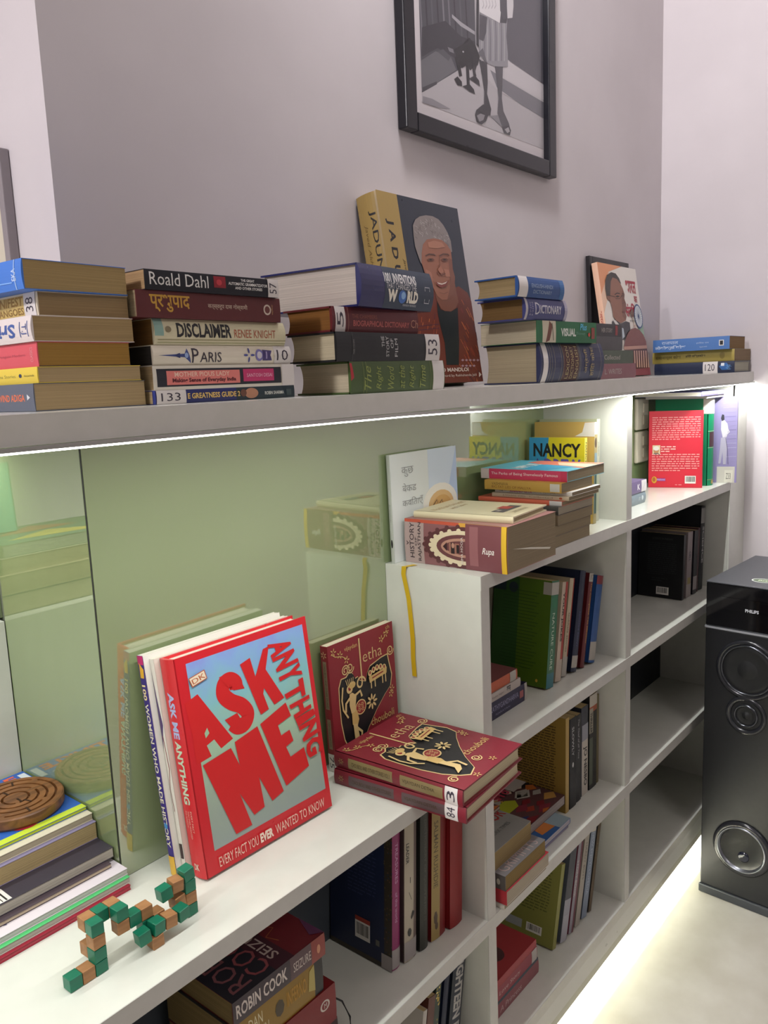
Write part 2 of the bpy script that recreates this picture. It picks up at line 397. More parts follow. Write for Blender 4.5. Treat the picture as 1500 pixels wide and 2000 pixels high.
def tracer(b, face, ox, oy, sc):
    """print coordinates on a book's face for points measured in the photograph (crop origin ox, oy, magnified sc times)"""
    bpy.context.view_layer.update(); inv = b.root.matrix_world.inverted()
    def f(x, y):
        q = at(ox+x/sc, oy+y/sc, y=1.0); a, c = inv @ CP, inv @ q; d = c-a
        if face == 'spine': t = (0-a.y)/d.y; p = a+d*t; return ((b.H-p.x)/b.H, (b.T-p.z)/b.T)
        t = ((0 if face == 'front' else b.T)-a.z)/d.z; p = a+d*t
        return (p.y/b.W if face == 'front' else 1-p.y/b.W, p.x/b.H)
    return lambda *pts: [tuple(min(max(k, -.0), 1.0) for k in f(*q)) for q in pts]
# ============================================================ books on the top board
PG, PGB, PGW = '#b39c74', '#a58a5e', '#cfc6b4'
def spine(b, face='spine', name='spine_print'):
    pr = b.on(face); return pr, lambda: pr.build(name, b.root)
def tape(b, u0, u1, t='', face='spine', c='#d9d3cf', rot=0, wrap=0):
    """white paper call-number label stuck on the spine"""
    pr = b.on(face); pr.k = 4; pr.rect(u0, 0, u1, 1, c, 10)
    if t: pr.text(t, u0+(u1-u0)*.15, .2, u1-(u1-u0)*.2, .8, '#3a3340', rot)
    pr.build('paper_label', b.root)
# ---- left stack, page ends to the room
g = 'books stacked at the left end of the top board'
s = Stack(ZT+.0003)
b = s.add('slate paperback with orange author name, bottom of the leftmost top-board stack', 63, 749, .056, ur=283, Dp=.177, spine='L', head='B', cov='#5b6270', pages=PG, group=g)
p, d = spine(b); p.text('ARAVIND ADIGA', .56, .36, .91, .62, '#e0744a', 0, .02); p.poly([(.935, .4), (.935, .62), (.965, .5)], '#d8dce0'); d()
b = s.add('yellow paperback in the leftmost top-board stack', 71, 716, .056, ur=274, Dp=.177, spine='L', head='B', cov='#e0c648', pages=PG, group=g)
p, d = spine(b); p.text('Katha Stories', .55, .4, .78, .6, '#8f8a3c'); p.ell(.83, .5, .015, .12, '#2b3a55'); p.text('HarperIndia', .87, .38, .97, .55, '#6d6a30'); d()
b = s.add('pink-red paperback in the leftmost top-board stack', 70, 667, .057, ur=252, Dp=.176, spine='L', head='B', cov='#d2545e', back='#4c4450', pages='#a57f3f', group=g)
p, d = spine(b); p.text('Penguin Modern', .6, .42, .88, .56, '#a53f4c'); p.text('CLASSICS', .93, .2, .955, .8, '#e49a9c', 90); d()
b = s.add('white paperback with upside-down blue title in the leftmost top-board stack', 57, 615, .056, ur=258, Dp=.177, spine='L', head='F', cov='#ddd3cf', pages='#ab9268', group=g, bulge=.002)
p, d = spine(b); p.text('Sri', .16, .25, .33, .8, '#3e5a9c', 0, .03); p.line([(.035, .2), (.035, .8)], .0012, '#4a5a96'); p.line([(.11, .2), (.11, .8)], .0012, '#4a5a96')
p.text('T.J', .045, .3, .10, .7, '#4a5a96', 90); d()
b = s.add('cream paperback with golden mango title and white sticker in the leftmost top-board stack', 70, 568, .058, ur=248, Dp=.175, spine='L', head='B', cov='#d9cdb4', pages='#a08660', group=g)
p, d = spine(b); p.rect(.45, .08, .865, .92, '#cbb069'); p.text('MANIFEST', .50, .5, .86, .9, '#9a7426', 0, .03); p.text('MANGOES', .55, .12, .86, .42, '#8a6a35', 0, .02); d()
tape(b, .87, .985, '38', rot=90)
b = s.add('blue paperback lying skewed on top of the leftmost top-board stack', 38, 503, .050, yaw=2, ur=243, Dp=.165, spine='L', head='B', cov='#3f78cf', pages='#aa9265', group=g, bulge=.0015)
p, d = spine(b); p.text('EKA', .90, .3, .94, .7, '#d8e4f4', 90); p.ell(.70, .5, .05, .25, '#d86a6a'); p.line([(.93, 0), (.93, 1)], .0012, '#a9c6ee'); p.line([(.5, .3), (.9, .25)], .001, '#7fb0ee'); d()
# ---- second stack, spines to the room
g = 'books in the second top-board stack with their spines to the room'
s = Stack(ZT+.0003)
k = dict(spine='F', head='L', group=g)
b = s.add('thin blue-violet paperback with 133 sticker, bottom of the second top-board stack', 298, 763.5, .05, ur=575, Dp=.125, cov='#232a66', pages=PG, **k)
p, d = spine(b); p.rect(.55, 0, 1, 1, '#1d3038'); p.rect(.0, 0, .015, 1, '#3946a0'); p.text('E GREATNESS GUIDE 2', .215, .3, .575, .72, '#e0bd6a', 0, .03); p.ell(.66, .5, .05, .42, '#b98466'); p.ell(.60, .55, .022, .3, '#6d4736')
p.text('ROBIN SHARMA', .76, .32, .91, .6, '#d9dcd4', 0, .02); p.rect(.93, .2, .97, .7, '#3c4d4f'); d(); tape(b, .02, .205, '133')
b = s.add('white paperback with pink title plates in the second top-board stack', 298, 714.5, .05, ur=573, Dp=.125, cov='#d9d3c4', pages=PG, **k)
p, d = spine(b); p.rect(.02, .13, .895, .87, '#20232c'); p.rect(.08, .2, .575, .78, '#e28078'); p.rect(.60, .25, .835, .8, '#c5376c'); p.text('MOTHER PIOUS LADY', .13, .53, .50, .73, '#f3cdb8', 0, .01); p.text('Making Sense of Everyday India', .115, .25, .545, .47, '#5a1f28', 0, .03)
p.text('SANTOSH DESAI', .625, .44, .82, .6, '#f0bcd0'); d(); tape(b, .90, 1)
b = s.add('cream paperback titled Paris with a drawing of a tower in the second top-board stack', 298, 674, .05, ur=567, Dp=.13, cov='#e2d9c6', pages='#3a3836', bulge=.003, **k)
p, d = spine(b); p.poly([(.03, .5), (.2, .58), (.22, .86), (.245, .1), (.2, .4)], '#3d4b86'); p.poly([(.14, .54), (.17, .62), (.17, .36), (.14, .44)], '#2c3768'); p.ell(.212, .5, .012, .14, '#9db3dd'); p.text('P', .25, .12, .295, .86, '#3b3440'); p.text('ARIS', .305, .14, .455, .66, '#3b3440')
p.flower(.66, .5, .008, '#474f96', 4); p.ell(.74, .5, .032, .33, '#7f79b8'); p.ell(.74, .5, .02, .2, '#d6d0d8'); p.poly([(.765, .2), (.765, .8), (.84, .75), (.825, .5), (.84, .2)], '#4b3f76'); p.rect(.79, .3, .8, .7, '#a89cc4'); d(); tape(b, .86, 1, '10')
b = s.add('faded cream paperback titled Disclaimer in the second top-board stack', 300, 621, .05, ur=556, Dp=.125, cov='#d7cfae', pages='#7e5c30', bulge=.004, **k)
p, d = spine(b); p.rect(0, .35, .06, 1, '#8fb1a6'); p.text('DISCLAIMER', .15, .3, .55, .86, '#26262a', 0, .03); p.text('RENEE KNIGHT', .57, .32, .91, .66, '#b5654a'); p.line([(.02, .2), (1, .22)], .0008, '#a39a74'); p.line([(.02, .1), (1, .1)], .0006, '#9fa06c'); p.ell(.09, .6, .02, .12, '#8a7e62'); d()
b = s.add('maroon book with golden Hindi title in the second top-board stack', 264, 564, .048, ur=545, Dp=.13, cov='#5d2526', pages='#97876a', **k)
p, d = spine(b); p.text('प्रभुपाद', .08, .22, .335, .86, '#c79a3c', 0, .02); p.text('सत्स्वरूप दास गोस्वामी', .455, .4, .74, .66, '#d6c3ae'); p.ell(.893, .5, .03, .22, '#d3c3b4'); p.ell(.893, .5, .02, .15, '#6d3a36'); p.text('भक्तिवेदान्त', .925, .3, .94, .72, '#c59a6c', 90); d()
b = s.add('black paperback with large white serif author lettering on top of the second top-board stack', 281, 524, .046, ur=541, Dp=.125, yaw=-1, cov='#14161f', pages='#a98a64', **k)
p, d = spine(b); p.text('Roald Dahl', .03, .25, .44, .88, '#e2e0dc'); p.rect(.48, .32, .57, .92, '#8e1f2b'); p.ell(.52, .6, .02, .16, '#c03a44'); p.text('THE GREAT', .69, .74, .8, .88, '#e8e6e2', 0, .02); p.text('AUTOMATIC GRAMMATIZATOR', .59, .52, .905, .68, '#e8e6e2', 0, .02); p.text('AND OTHER STORIES', .64, .3, .86, .45, '#e8e6e2', 0, .02); d(); tape(b, .91, 1, '57', rot=90)
# ---- third stack
g = 'books in the third top-board stack beside the tall gold-spined book'
s = Stack(ZT+.0003)
b = s.add('green cloth book with red corner, bottom of the third top-board stack', 684, 706, .014, ur=868, ul=578, cov='#44582c', pages='#c4b79c', hard=True, spine='F', head='L', group=g)
p, d = spine(b); p.poly([(0, .95), (.0, .4), (.03, .5), (.02, .95)], '#b32a34')
for i, t in enumerate(('The', 'Right', 'Word', 'at the', 'Right', 'Time')): p.text(t, .13+.115*i, .1, .195+.115*i, .85, '#8f9a4e', 90, 0, .3)
for x in (.12, .15, .83, .85): p.line([(x, 0), (x, 1)], .0006, '#7f8a46')
d(); tape(b, .86, .99)
b = s.add('black hardcover titled The Story of Film in the third top-board stack', 657, 647, .014, ur=858, ul=560, cov='#17191b', pages='#bdb194', hard=True, spine='F', head='L', group=g)
p, d = spine(b)
for i, (t, a) in enumerate((('THE', .5), ('STORY', .1), ('OF', .45), ('FILM', .15))): p.text(t, .40+.042*i, a if i != 1 else .15, .428+.042*i, .88 if i < 2 else .8, '#c9c9c6', 90)
p.line([(.13, 0), (.14, 1)], .0007, '#4a4a4a'); p.text('MARK COUSINS', .135, .25, .15, .75, '#7c7c7a', 90); d(); tape(b, .845, 1, '53', rot=90)
b = s.add('dark red biographical dictionary in the third top-board stack', 648, 597, .02, ur=816, ul=552, cov='#5b1a1f', pages='#7e5427', hard=True, spine='F', head='L', group=g)
p, d = spine(b); p.line([(.17, 0), (.17, 1)], .0008, '#9a6a5c'); p.text('THE CHAMBERS', .21, .56, .49, .72, '#8f4a3a'); p.text('BIOGRAPHICAL DICTIONARY', .22, .24, .88, .48, '#b8605a', 0, .02); p.text('Ch', .9, .25, .99, .6, '#b5806a'); d(); tape(b, .03, .135, '5', rot=90)
b = s.add('thick navy hardcover about inventions that changed the world, on top of the third top-board stack', 704, 511, .002, yaw=5, ur=845, ul=507, cov='#1e2257', spine='F', head='L', pages='#c2b8ad', hard=True, group=g, bulge=.006, rough=.25)
p, d = spine(b); p.rect(.3, 0, 1, 1, '#26364a', 10); p.text('1001 INVENTIONS', .30, .62, .745, .86, '#e8e6e6', 0, .03); p.text('THAT CHANGED THE', .32, .47, .74, .62, '#d8d6d8'); p.text('W', .34, .16, .47, .46, '#efe9da', 0, .06); p.ell(.54, .30, .055, .16, '#3f6db8'); p.ell(.55, .33, .03, .09, '#8db6e2'); p.text('RLD', .605, .16, .76, .46, '#efe9da', 0, .06)
p.text('FOREWORD BY TREVOR BAYLIS', .56, .08, .75, .13, '#cfcfd4'); p.line([(.86, .3), (.86, .2), (.93, .2), (.93, .3)], .0009, '#cfcfd4'); p.line([(.86, .5), (.86, .6), (.93, .6), (.93, .5)], .0009, '#cfcfd4'); d()
# ---- tall gold-spined book leaning on the wall
def face(p, cx, cy, w, h, skin, hair, hair2, glasses=False, tie=None):
    """a printed head: hair mass, face, features"""
    p.ell(cx-.04*w, cy+.27*h, .60*w, .42*h, hair); p.ell(cx-.42*w, cy+.08*h, .18*w, .34*h, hair); p.ell(cx+.44*w, cy+.12*h, .14*w, .28*h, hair)
    rr_ = random.Random(5)
    for i in range(60): a = rr_.uniform(.1, 3.1); q = rr_.uniform(.75, 1.0); x, y = cx-.04*w+.58*w*q*math.cos(a), cy+.27*h+.40*h*q*math.sin(a); p.line([(x, y), (x+rr_.uniform(-.04, .04), y-.02), (x+rr_.uniform(-.04, .04), y-.035)], .0009, rr_.choice([hair2, hair, '#6d6562']), False)
    p.k += 1
    p.ell(cx, cy, .40*w, .47*h, skin); p.ell(cx+.02*w, cy-.3*h, .27*w, .22*h, skin)
    for q in (-.17, .17):
        p.ell(cx+q*w, cy+.09*h, .09*w, .025*h, '#4a2f26'); p.line([(cx+(q-.09)*w, cy+.16*h), (cx+(q+.09)*w, cy+.17*h)], .0011, '#3c2a22')
        if glasses: p.line([(cx+q*w+.12*w*math.cos(a/8*math.pi), cy+.09*h+.07*h*math.sin(a/8*math.pi)) for a in range(17)], .0005, '#2b2220')
    p.line([(cx, cy+.1*h), (cx-.01*w, cy-.02*h), (cx-.05*w, cy-.09*h), (cx+.04*w, cy-.1*h)], .0012, '#8d5b45')
    p.line([(cx-.13*w, cy-.21*h), (cx, cy-.25*h), (cx+.14*w, cy-.2*h)], .0016, '#8a3c36'); p.line([(cx-.22*w, cy-.05*h), (cx-.2*w, cy-.2*h)], .0007, '#8d5b45'); p.line([(cx+.23*w, cy-.05*h), (cx+.21*w, cy-.2*h)], .0007, '#8d5b45')

b = stand('tall hardcover with gold spine and a portrait of a grey-haired person, leaning on the wall', (1.003, .145, ZT), .298, .219, .043, 'C', tilt=8.7, cov='#232b38', spine='#a58a4e', back='#232b38', hard=True, bulge=.004, pages='#d0c6b4', rough=.3)
p = b.on('front'); p.rect(0, 0, .235, 1, '#a58a4e'); p.text('J A D U N A M A', .06, .2, .15, .86, '#15151c', -90, .03); p.text("Javed Akhtar's Journey", .19, .35, .225, .66, '#4a3a20', -90, 0, .3)
t = tracer(b, 'front', 500, 360, 3.261)
p.poly(t((1120, 560), (1150, 700), (1290, 650), (1345, 690), (1372, 745), (1400, 850), (1428, 1000), (1445, 1160), (1458, 1290), (1190, 1290), (1100, 1290), (900, 1290), (900, 1000), (960, 900), (1020, 800), (1100, 740)), '#6d3428')
r_ = random.Random(3)
for i in range(70):
    x = r_.uniform(1290, 1420); y = r_.uniform(720, 1250); l = r_.uniform(20, 60)
    if x > 1290+(y-650)*.32+20: continue
    p.line(t((x, y), (x+l*.5, y+l)), r_.choice([.0008, .0014]), r_.choice(['#b8623a', '#3f2c44', '#a24a34', '#cf7d48', '#33263c', '#8c3a40']), False)
for i in range(40):
    x = r_.uniform(1030, 1165); y = r_.uniform(810, 1200); p.line(t((x, y), (x-3, y+r_.uniform(15, 40))), .0011, r_.choice(['#b8623a', '#3f2c44', '#a24a34', '#cf7d48']), False)
for y in (905, 930, 1135, 1160): p.line(t((1030, y), (1165, y-14)), .0009, '#3f2c44', False)
p.k += 1
for i in range(9): x = 1305+(i % 5)*24; y = 1120+36*(i//5); p.poly(t((x, y), (x+10, y-8), (x+20, y), (x+10, y+8)), '#a98a94', False)
p.k += 1
p.poly(t((1150, 745), (1175, 800), (1240, 812), (1283, 785), (1288, 900), (1292, 1010), (1290, 1150), (1212, 1150), (1200, 1010), (1172, 900), (1155, 820)), '#1e2628')
p.poly(t((1130, 660), (1150, 740), (1175, 792), (1200, 808), (1240, 810), (1270, 790), (1288, 750), (1275, 690), (1262, 620)), '#7a4c3c')
p.poly(t((1000, 320), (996, 262), (1012, 225), (1040, 205), (1080, 198), (1122, 204), (1160, 224), (1190, 260), (1218, 310), (1238, 362), (1247, 430), (1225, 440), (1190, 400), (1130, 380), (1085, 390), (1066, 440), (1066, 520), (1046, 500), (1030, 455), (1010, 395)), '#857b77')
for i in range(110):
    a = r_.uniform(0, 1); x = 1005+a*215; top_ = 205+abs(a-.35)**1.6*260; y = top_+r_.uniform(4, 110 if a < .85 else 60)
    if x < 1030 and y < 240: continue
    p.line(t((x, y), (x+r_.uniform(2, 12), y+6), (x+r_.uniform(2, 12), y+14)), .0008, r_.choice(['#a9a09b', '#6d6360', '#beb6b1', '#5d5351', '#948a86']), False)
p.k += 1
p.poly(t((1052, 440), (1060, 385), (1085, 352), (1130, 345), (1180, 356), (1214, 386), (1238, 425), (1245, 480), (1250, 540), (1264, 590), (1262, 650), (1250, 700), (1215, 735), (1182, 737), (1152, 712), (1128, 664), (1092, 604), (1070, 560), (1052, 500)), '#95614c')
p.poly(t((1245, 480), (1250, 540), (1264, 590), (1262, 650), (1250, 700), (1215, 735), (1232, 660), (1230, 560), (1222, 470)), '#7d4f3f')
p.poly(t((1075, 540), (1110, 560), (1130, 610), (1128, 664), (1092, 604)), '#a6705a'); p.poly(t((1190, 540), (1225, 545), (1235, 590), (1205, 590)), '#a8705a')
p.poly(t((1090, 372), (1130, 360), (1180, 372), (1200, 400), (1150, 410), (1095, 405)), '#a9755e')
for x0 in (1108, 1196):
    p.poly(t((x0-26, 482), (x0-10, 472), (x0+12, 472), (x0+26, 482), (x0+10, 492), (x0-12, 493)), '#6a4234'); p.poly(t((x0-12, 482), (x0, 476), (x0+12, 482), (x0, 487)), '#231a18')
    p.line(t((x0-34, 458), (x0-10, 446), (x0+20, 448), (x0+30, 456)), .0020, '#5a4038')
p.line(t((1160, 470), (1166, 510), (1150, 558)), .0010, '#764a3a'); p.line(t((1146, 560), (1160, 578), (1180, 582), (1200, 570)), .0016, '#6d4032'); p.poly(t((1150, 545), (1170, 520), (1190, 560), (1172, 575)), '#a36b55')
p.poly(t((1136, 622), (1175, 634), (1222, 612), (1205, 650), (1172, 660), (1150, 648)), '#7d3a34'); p.poly(t((1145, 626), (1178, 634), (1212, 620), (1200, 634), (1176, 642), (1156, 637)), '#d3c4b6')
p.line(t((1118, 590), (1122, 620), (1136, 650)), .0009, '#764a3a'); p.line(t((1228, 575), (1234, 610), (1222, 645)), .0009, '#6a4234'); p.line(t((1160, 692), (1190, 700), (1215, 688)), .0009, '#764a3a')
p.text('ARVIND MANDLOI', .26, .060, .80, .082, '#d3c9bd', 0, .02); p.text('Foreword by Rakhshanda Jalil', .36, .028, .90, .046, '#c9beb2'); p.poly([(.93, .024), (.97, .038), (.94, .055)], '#c9beb2'); p.build('front_cover_print', b.root)
p = b.on('spine'); p.text('JADUNAMA', .09, .52, .62, .82, '#1d1a1a', 0, .01); p.text("Javed Akhtar's Journey", .15, .22, .62, .42, '#6d5528', 0, 0, .3); p.build('spine_print', b.root)
# ---- dictionaries
g = 'dictionaries stacked right of the portrait book on the top board'
s = Stack(ZT+.0003)
b = s.add('thick navy lexicon with dark red spine panel, bottom of the dictionary stack', 1057, 669, .03, yaw=-3, ur=1180, ul=944, cov='#2a3050', pages='#b3a486', hard=True, spine='F', head='L', group=g, bulge=.008)
p, d = spine(b); p.rect(.33, .0, .58, 1, '#47201f', 10)
for x in (.13, .16, .2, .30, .33, .58, .6, .94): p.line([(x, 0), (x, .5), (x, 1)], .0007, '#9a9376')
for x, t in ((.37, 'LEXICON'), (.44, 'DICTIONARY'), (.51, 'ENGLISH')): p.text(t, x, .08, x+.045, .92, '#a89563', 90)
p.text('अंग्रेजी', .66, .2, .72, .85, '#a89563', 90); p.text('हिंदी कोश', .76, .12, .83, .9, '#a89563', 90); d(); tape(b, .03, .10)
b = s.add('green visual dictionary with torn top in the dictionary stack', 1048, 625, .03, yaw=-3, ur=1165, ul=938, cov='#0e6438', pages='#b8ad93', spine='F', head='L', group=g)
p, d = spine(b); p.rect(.09, 0, .3, 1, '#c9bfa8'); p.poly([(.14, 0), (.2, 1), (.25, .8), (.2, .1)], '#6d3b2a'); p.line([(.26, .1), (.24, .9)], .002, '#4a5240'); p.text('VISUAL', .38, .3, .63, .68, '#d5dcd2', 0, .04); p.text('Dictionary', .64, .35, .79, .52, '#6da08a'); p.text('Plus', .70, .6, .82, .92, '#58b8d8', 0, .02, .3); p.rect(.90, .2, .96, .75, '#8c3a2e'); p.ell(.86, .4, .02, .1, '#c0392b'); d()
b = s.add('purple-blue dictionary with frayed white spine edges in the dictionary stack', 1027, 580, .03, yaw=-3, ur=1108, ul=932, cov='#3b3f75', pages='#7a5e38', hard=True, spine='F', head='L', group=g, bulge=.005)
p, d = spine(b); p.rect(0, 0, .05, 1, '#b9b3b5'); p.text('D', .22, .25, .33, .8, '#c9c7cf'); p.text('ICTIONARY', .34, .3, .85, .7, '#c9c7cf', 0, .02); p.rect(.93, 0, 1, 1, '#a9a4b8')
for i, t in enumerate(('ENG', 'HIN')): p.text(t, .09+.05*i, .2, .12+.05*i, .8, '#9795ad', 90)
d()
b = s.add('blue English to Hindi dictionary with white label, on top of the dictionary stack', 1012, 537, .03, yaw=-3, ur=1102, ul=926, cov='#1f4a86', pages='#9a8660', hard=True, spine='F', head='L', group=g, bulge=.004)
p, d = spine(b); p.text('ENGLISH-HINDI', .28, .48, .74, .68, '#8fa2bd', 0, .01); p.text('DICTIONARY', .32, .2, .72, .38, '#8fa2bd', 0, .01); p.rect(.9, 0, 1, 1, '#2d639c'); d(); tape(b, .02, .2)
# ---- thin stack in front of the standing paperback with a portrait
g = 'dim books in the short stack left of the standing orange and green paperback'
s = Stack(ZT+.0003)
for lab, ul_, vt, ur_, c, tx in (('dusty pink book, bottom of the short stack behind the navy lexicon', 1150, 711, 1242, '#7d4a52', 'L. WRITES'), ('olive green book in the short stack behind the navy lexicon', 1150, 684, 1237, '#3d4a38', 'Collected'),
        ('dark grey book in the short stack behind the navy lexicon', 1150, 656, 1216, '#3c3a3c', ''), ('black book with red mark, topmost of the short stack behind the navy lexicon', 1150, 631, 1214, '#232126', 'HER STORY')):
    b = s.add(lab, 1165, vt, .075, ur=ur_, Dp=.07, cov=c, pages=PG, spine='F', head='L', group=g)
    p, d = spine(b)
    if tx: p.text(tx, .2, .3, .62, .65, '#a8a098')
    if c == '#232126': p.rect(.74, .1, .84, .9, '#8e2a2e')
    d()
b = stand('orange-topped paperback with a bust in profile and a domed building, leaning on the wall', (1.797, .163, ZT), .262, .217, .014, 'C', tilt=8.6, cov='#e3ddd4', spine='#dfb59a', pages='#d6cdbb')
p = b.on('front'); p.poly([(0, 1), (0, .72), (.25, .93), (.62, 1)], '#e0986c'); p.poly([(0, .72), (0, .55), (.35, .9), (.25, .93)], '#e8c3a8'); p.poly([(1, 0), (1, .5), (.8, .42), (.6, .2), (.6, 0)], '#8fae98')
p.poly([(.62, 0), (.62, .1), (1, .36), (1, 0)], '#5d8474')
p.text('भारत', .66, .76, .93, .88, '#a8283a', 0, .03); p.text('का', .84, .68, .93, .74, '#a8283a', 0, .02); p.text('संविधान', .56, .54, .96, .67, '#a8283a', 0, .03); p.text('एवं भारत का इतिहास', .64, .49, .94, .52, '#3b3a42'); p.text('डॉ. भीमराव', .74, .45, .94, .475, '#b3664a')
t = tracer(b, 'front', 1130, 480, 4.054)
p.poly(t((262, 600), (290, 585), (330, 620), (372, 598), (402, 608), (408, 660), (360, 745), (300, 745), (262, 660)), '#3a383c'); p.poly(t((270, 590), (290, 590), (318, 625), (300, 640)), '#d3cfca'); p.poly(t((340, 650), (352, 655), (362, 720), (345, 740)), '#b9c4cc')
p.poly(t((222, 420), (208, 340), (208, 275), (222, 232), (254, 210), (290, 220), (318, 260), (334, 306), (300, 275), (268, 262), (256, 300), (258, 372), (246, 400)), '#3b3633')
p.poly(t((250, 285), (265, 252), (300, 265), (326, 300), (346, 340), (360, 385), (358, 420), (372, 460), (374, 500), (367, 530), (376, 560), (370, 592), (332, 614), (292, 592), (270, 560), (262, 500), (246, 440), (224, 424), (222, 396), (246, 398)), '#8f6350')
p.poly(t((345, 345), (360, 385), (358, 420), (372, 460), (374, 500), (367, 530), (376, 560), (370, 592), (345, 560), (340, 470), (335, 400)), '#7a5242'); p.poly(t((228, 398), (246, 402), (248, 440), (232, 425)), '#7a5242')
p.line(t((282, 388), (300, 376), (322, 380)), .0022, '#2f2724'); p.poly(t((286, 402), (304, 394), (322, 402), (304, 410)), '#33261f'); p.line(t((222, 392), (282, 404), (290, 420), (322, 420), (334, 398), (356, 398)), .0010, '#2d2522'); p.line(t((340, 380), (352, 384)), .0018, '#2f2724')
p.line(t((352, 400), (360, 450), (340, 458)), .0010, '#5f3f33'); p.poly(t((338, 520), (360, 512), (366, 522), (350, 532)), '#74403a')
c1 = t((468, 560))[0]; rx_, ry_ = .115, .115
p.ell(c1[0], c1[1], rx_, ry_, '#35507e'); p.ell(c1[0], c1[1], rx_*.85, ry_*.87, '#d3dadb')
for i in range(12): a = math.pi*i/12; p.line([(c1[0]-.095*math.cos(a), c1[1]-.095*math.sin(a)), (c1[0]+.095*math.cos(a), c1[1]+.095*math.sin(a))], .0007, '#35507e', False)
p.k += 1
p.poly(t((350, 800), (560, 800), (575, 1035), (420, 1035)), '#5d3a34')
p.poly(t((352, 800), (362, 750), (380, 700), (405, 665), (440, 650), (475, 668), (505, 705), (528, 760), (535, 800)), '#7a4a44'); p.line(t((430, 650), (428, 600), (412, 560)), .0028, '#8a6a3a'); p.poly(t((398, 530), (420, 500), (432, 540), (415, 575)), '#6d5040')
p.poly(t((350, 800), (540, 790), (560, 815), (352, 826)), '#b48a78')
for i in range(8): x = 430+18*i; p.poly(t((x, 832), (x+8, 832), (x+14, 965), (x+5, 965)), '#c9a38e', False)
p.k += 1; p.poly(t((430, 980), (572, 965), (577, 1035), (440, 1040)), '#8a444a')
p.build('front_cover_print', b.root)
p = b.on('spine'); p.text('भारत का संविधान', .42, .25, .82, .8, '#a83a34', 0, .02); p.build('spine_print', b.root)
r = tag(empty('photo_frame', loc=(0, 0, 0)), 'black frame standing against the wall behind the orange and green paperback', 'picture frame')
mb = MB(); fx0, fx1, fh = 1.80, 2.02, .278
t0 = Matrix.Rotation(-math.radians(2.0), 4, 'X'); r.matrix_world = Matrix.Translation((fx0, .212, ZT+.0005)) @ t0
def frame_parts(r, w, h, bar, dep, dark, mat_in, name='frame_bar', cover='backing'):
    for a, c in (((0, 0, 0), (bar, dep, h)), ((w-bar, 0, 0), (w, dep, h)), ((bar, 0, 0), (w-bar, dep, bar)), ((bar, 0, h-bar), (w-bar, dep, h))): boxo(name, a, c, dark, r, .0012)
    boxo(cover, (bar, dep*.35, bar), (w-bar, dep*.8, h-bar), mat_in, r)
frame_parts(r, fx1-fx0, fh, .016, .010, M('#1a181b', .35), M('#3a3436', .5))
# ---- right-hand stack, spines to the left
g = 'books stacked at the right end of the top board'
s = Stack(ZT+.0003)
b = s.add('navy hardcover with 120 sticker, bottom of the right-end stack', 1430, 704.5, -.008, x0=2.118, L=.135, Dp=.20, cov='#1d2742', pages='#b3b0a0', hard=True, spine='L', head='B', group=g)
p, d = spine(b); p.text('120', .80, .8, .9, .9, '#1d2742'); p.ell(.88, .55, .06, .35, '#2f62a0', 6); p.rect(.84, .6, .88, .85, '#dfe6ea'); p.text('हिन्दी', .9, .25, .97, .7, '#6da0d0', 90); d(); tape(b, .62, .8, '120')
b = s.add('olive yellow Hindi dictionary in the right-end stack', 1434, 681, -.006, x0=2.122, L=.135, Dp=.205, cov='#a6954a', pages='#8f7a62', spine='L', head='B', group=g, bulge=.002)
p, d = spine(b); p.text('समानान्तर कोश', .04, .3, .36, .72, '#5d5426', 0, .02); p.text('हिंदी विश्वकोश', .42, .4, .66, .68, '#3a3620', 0, .02); p.ell(.86, .5, .03, .3, '#8a7a3a'); d()
b = s.add('light blue Hindi book on top of the right-end stack', 1416, 655, .0, x0=2.102, L=.125, Dp=.19, cov='#4f78b4', pages='#8c7150', spine='L', head='B', group=g)
p, d = spine(b); p.text('राजपाल', .12, .6, .34, .82, '#c6d3e6'); p.text('लोकोक्ति कोश', .03, .15, .44, .5, '#c6d3e6', 0, .03); p.text('हरिवंश राय', .58, .5, .74, .65, '#b3c4dc'); p.text('मुहावरे', .62, .2, .72, .32, '#b3c4dc'); p.rect(.87, .28, .93, .72, '#e4e2dc'); p.rect(.88, .34, .92, .66, '#26262c'); d()
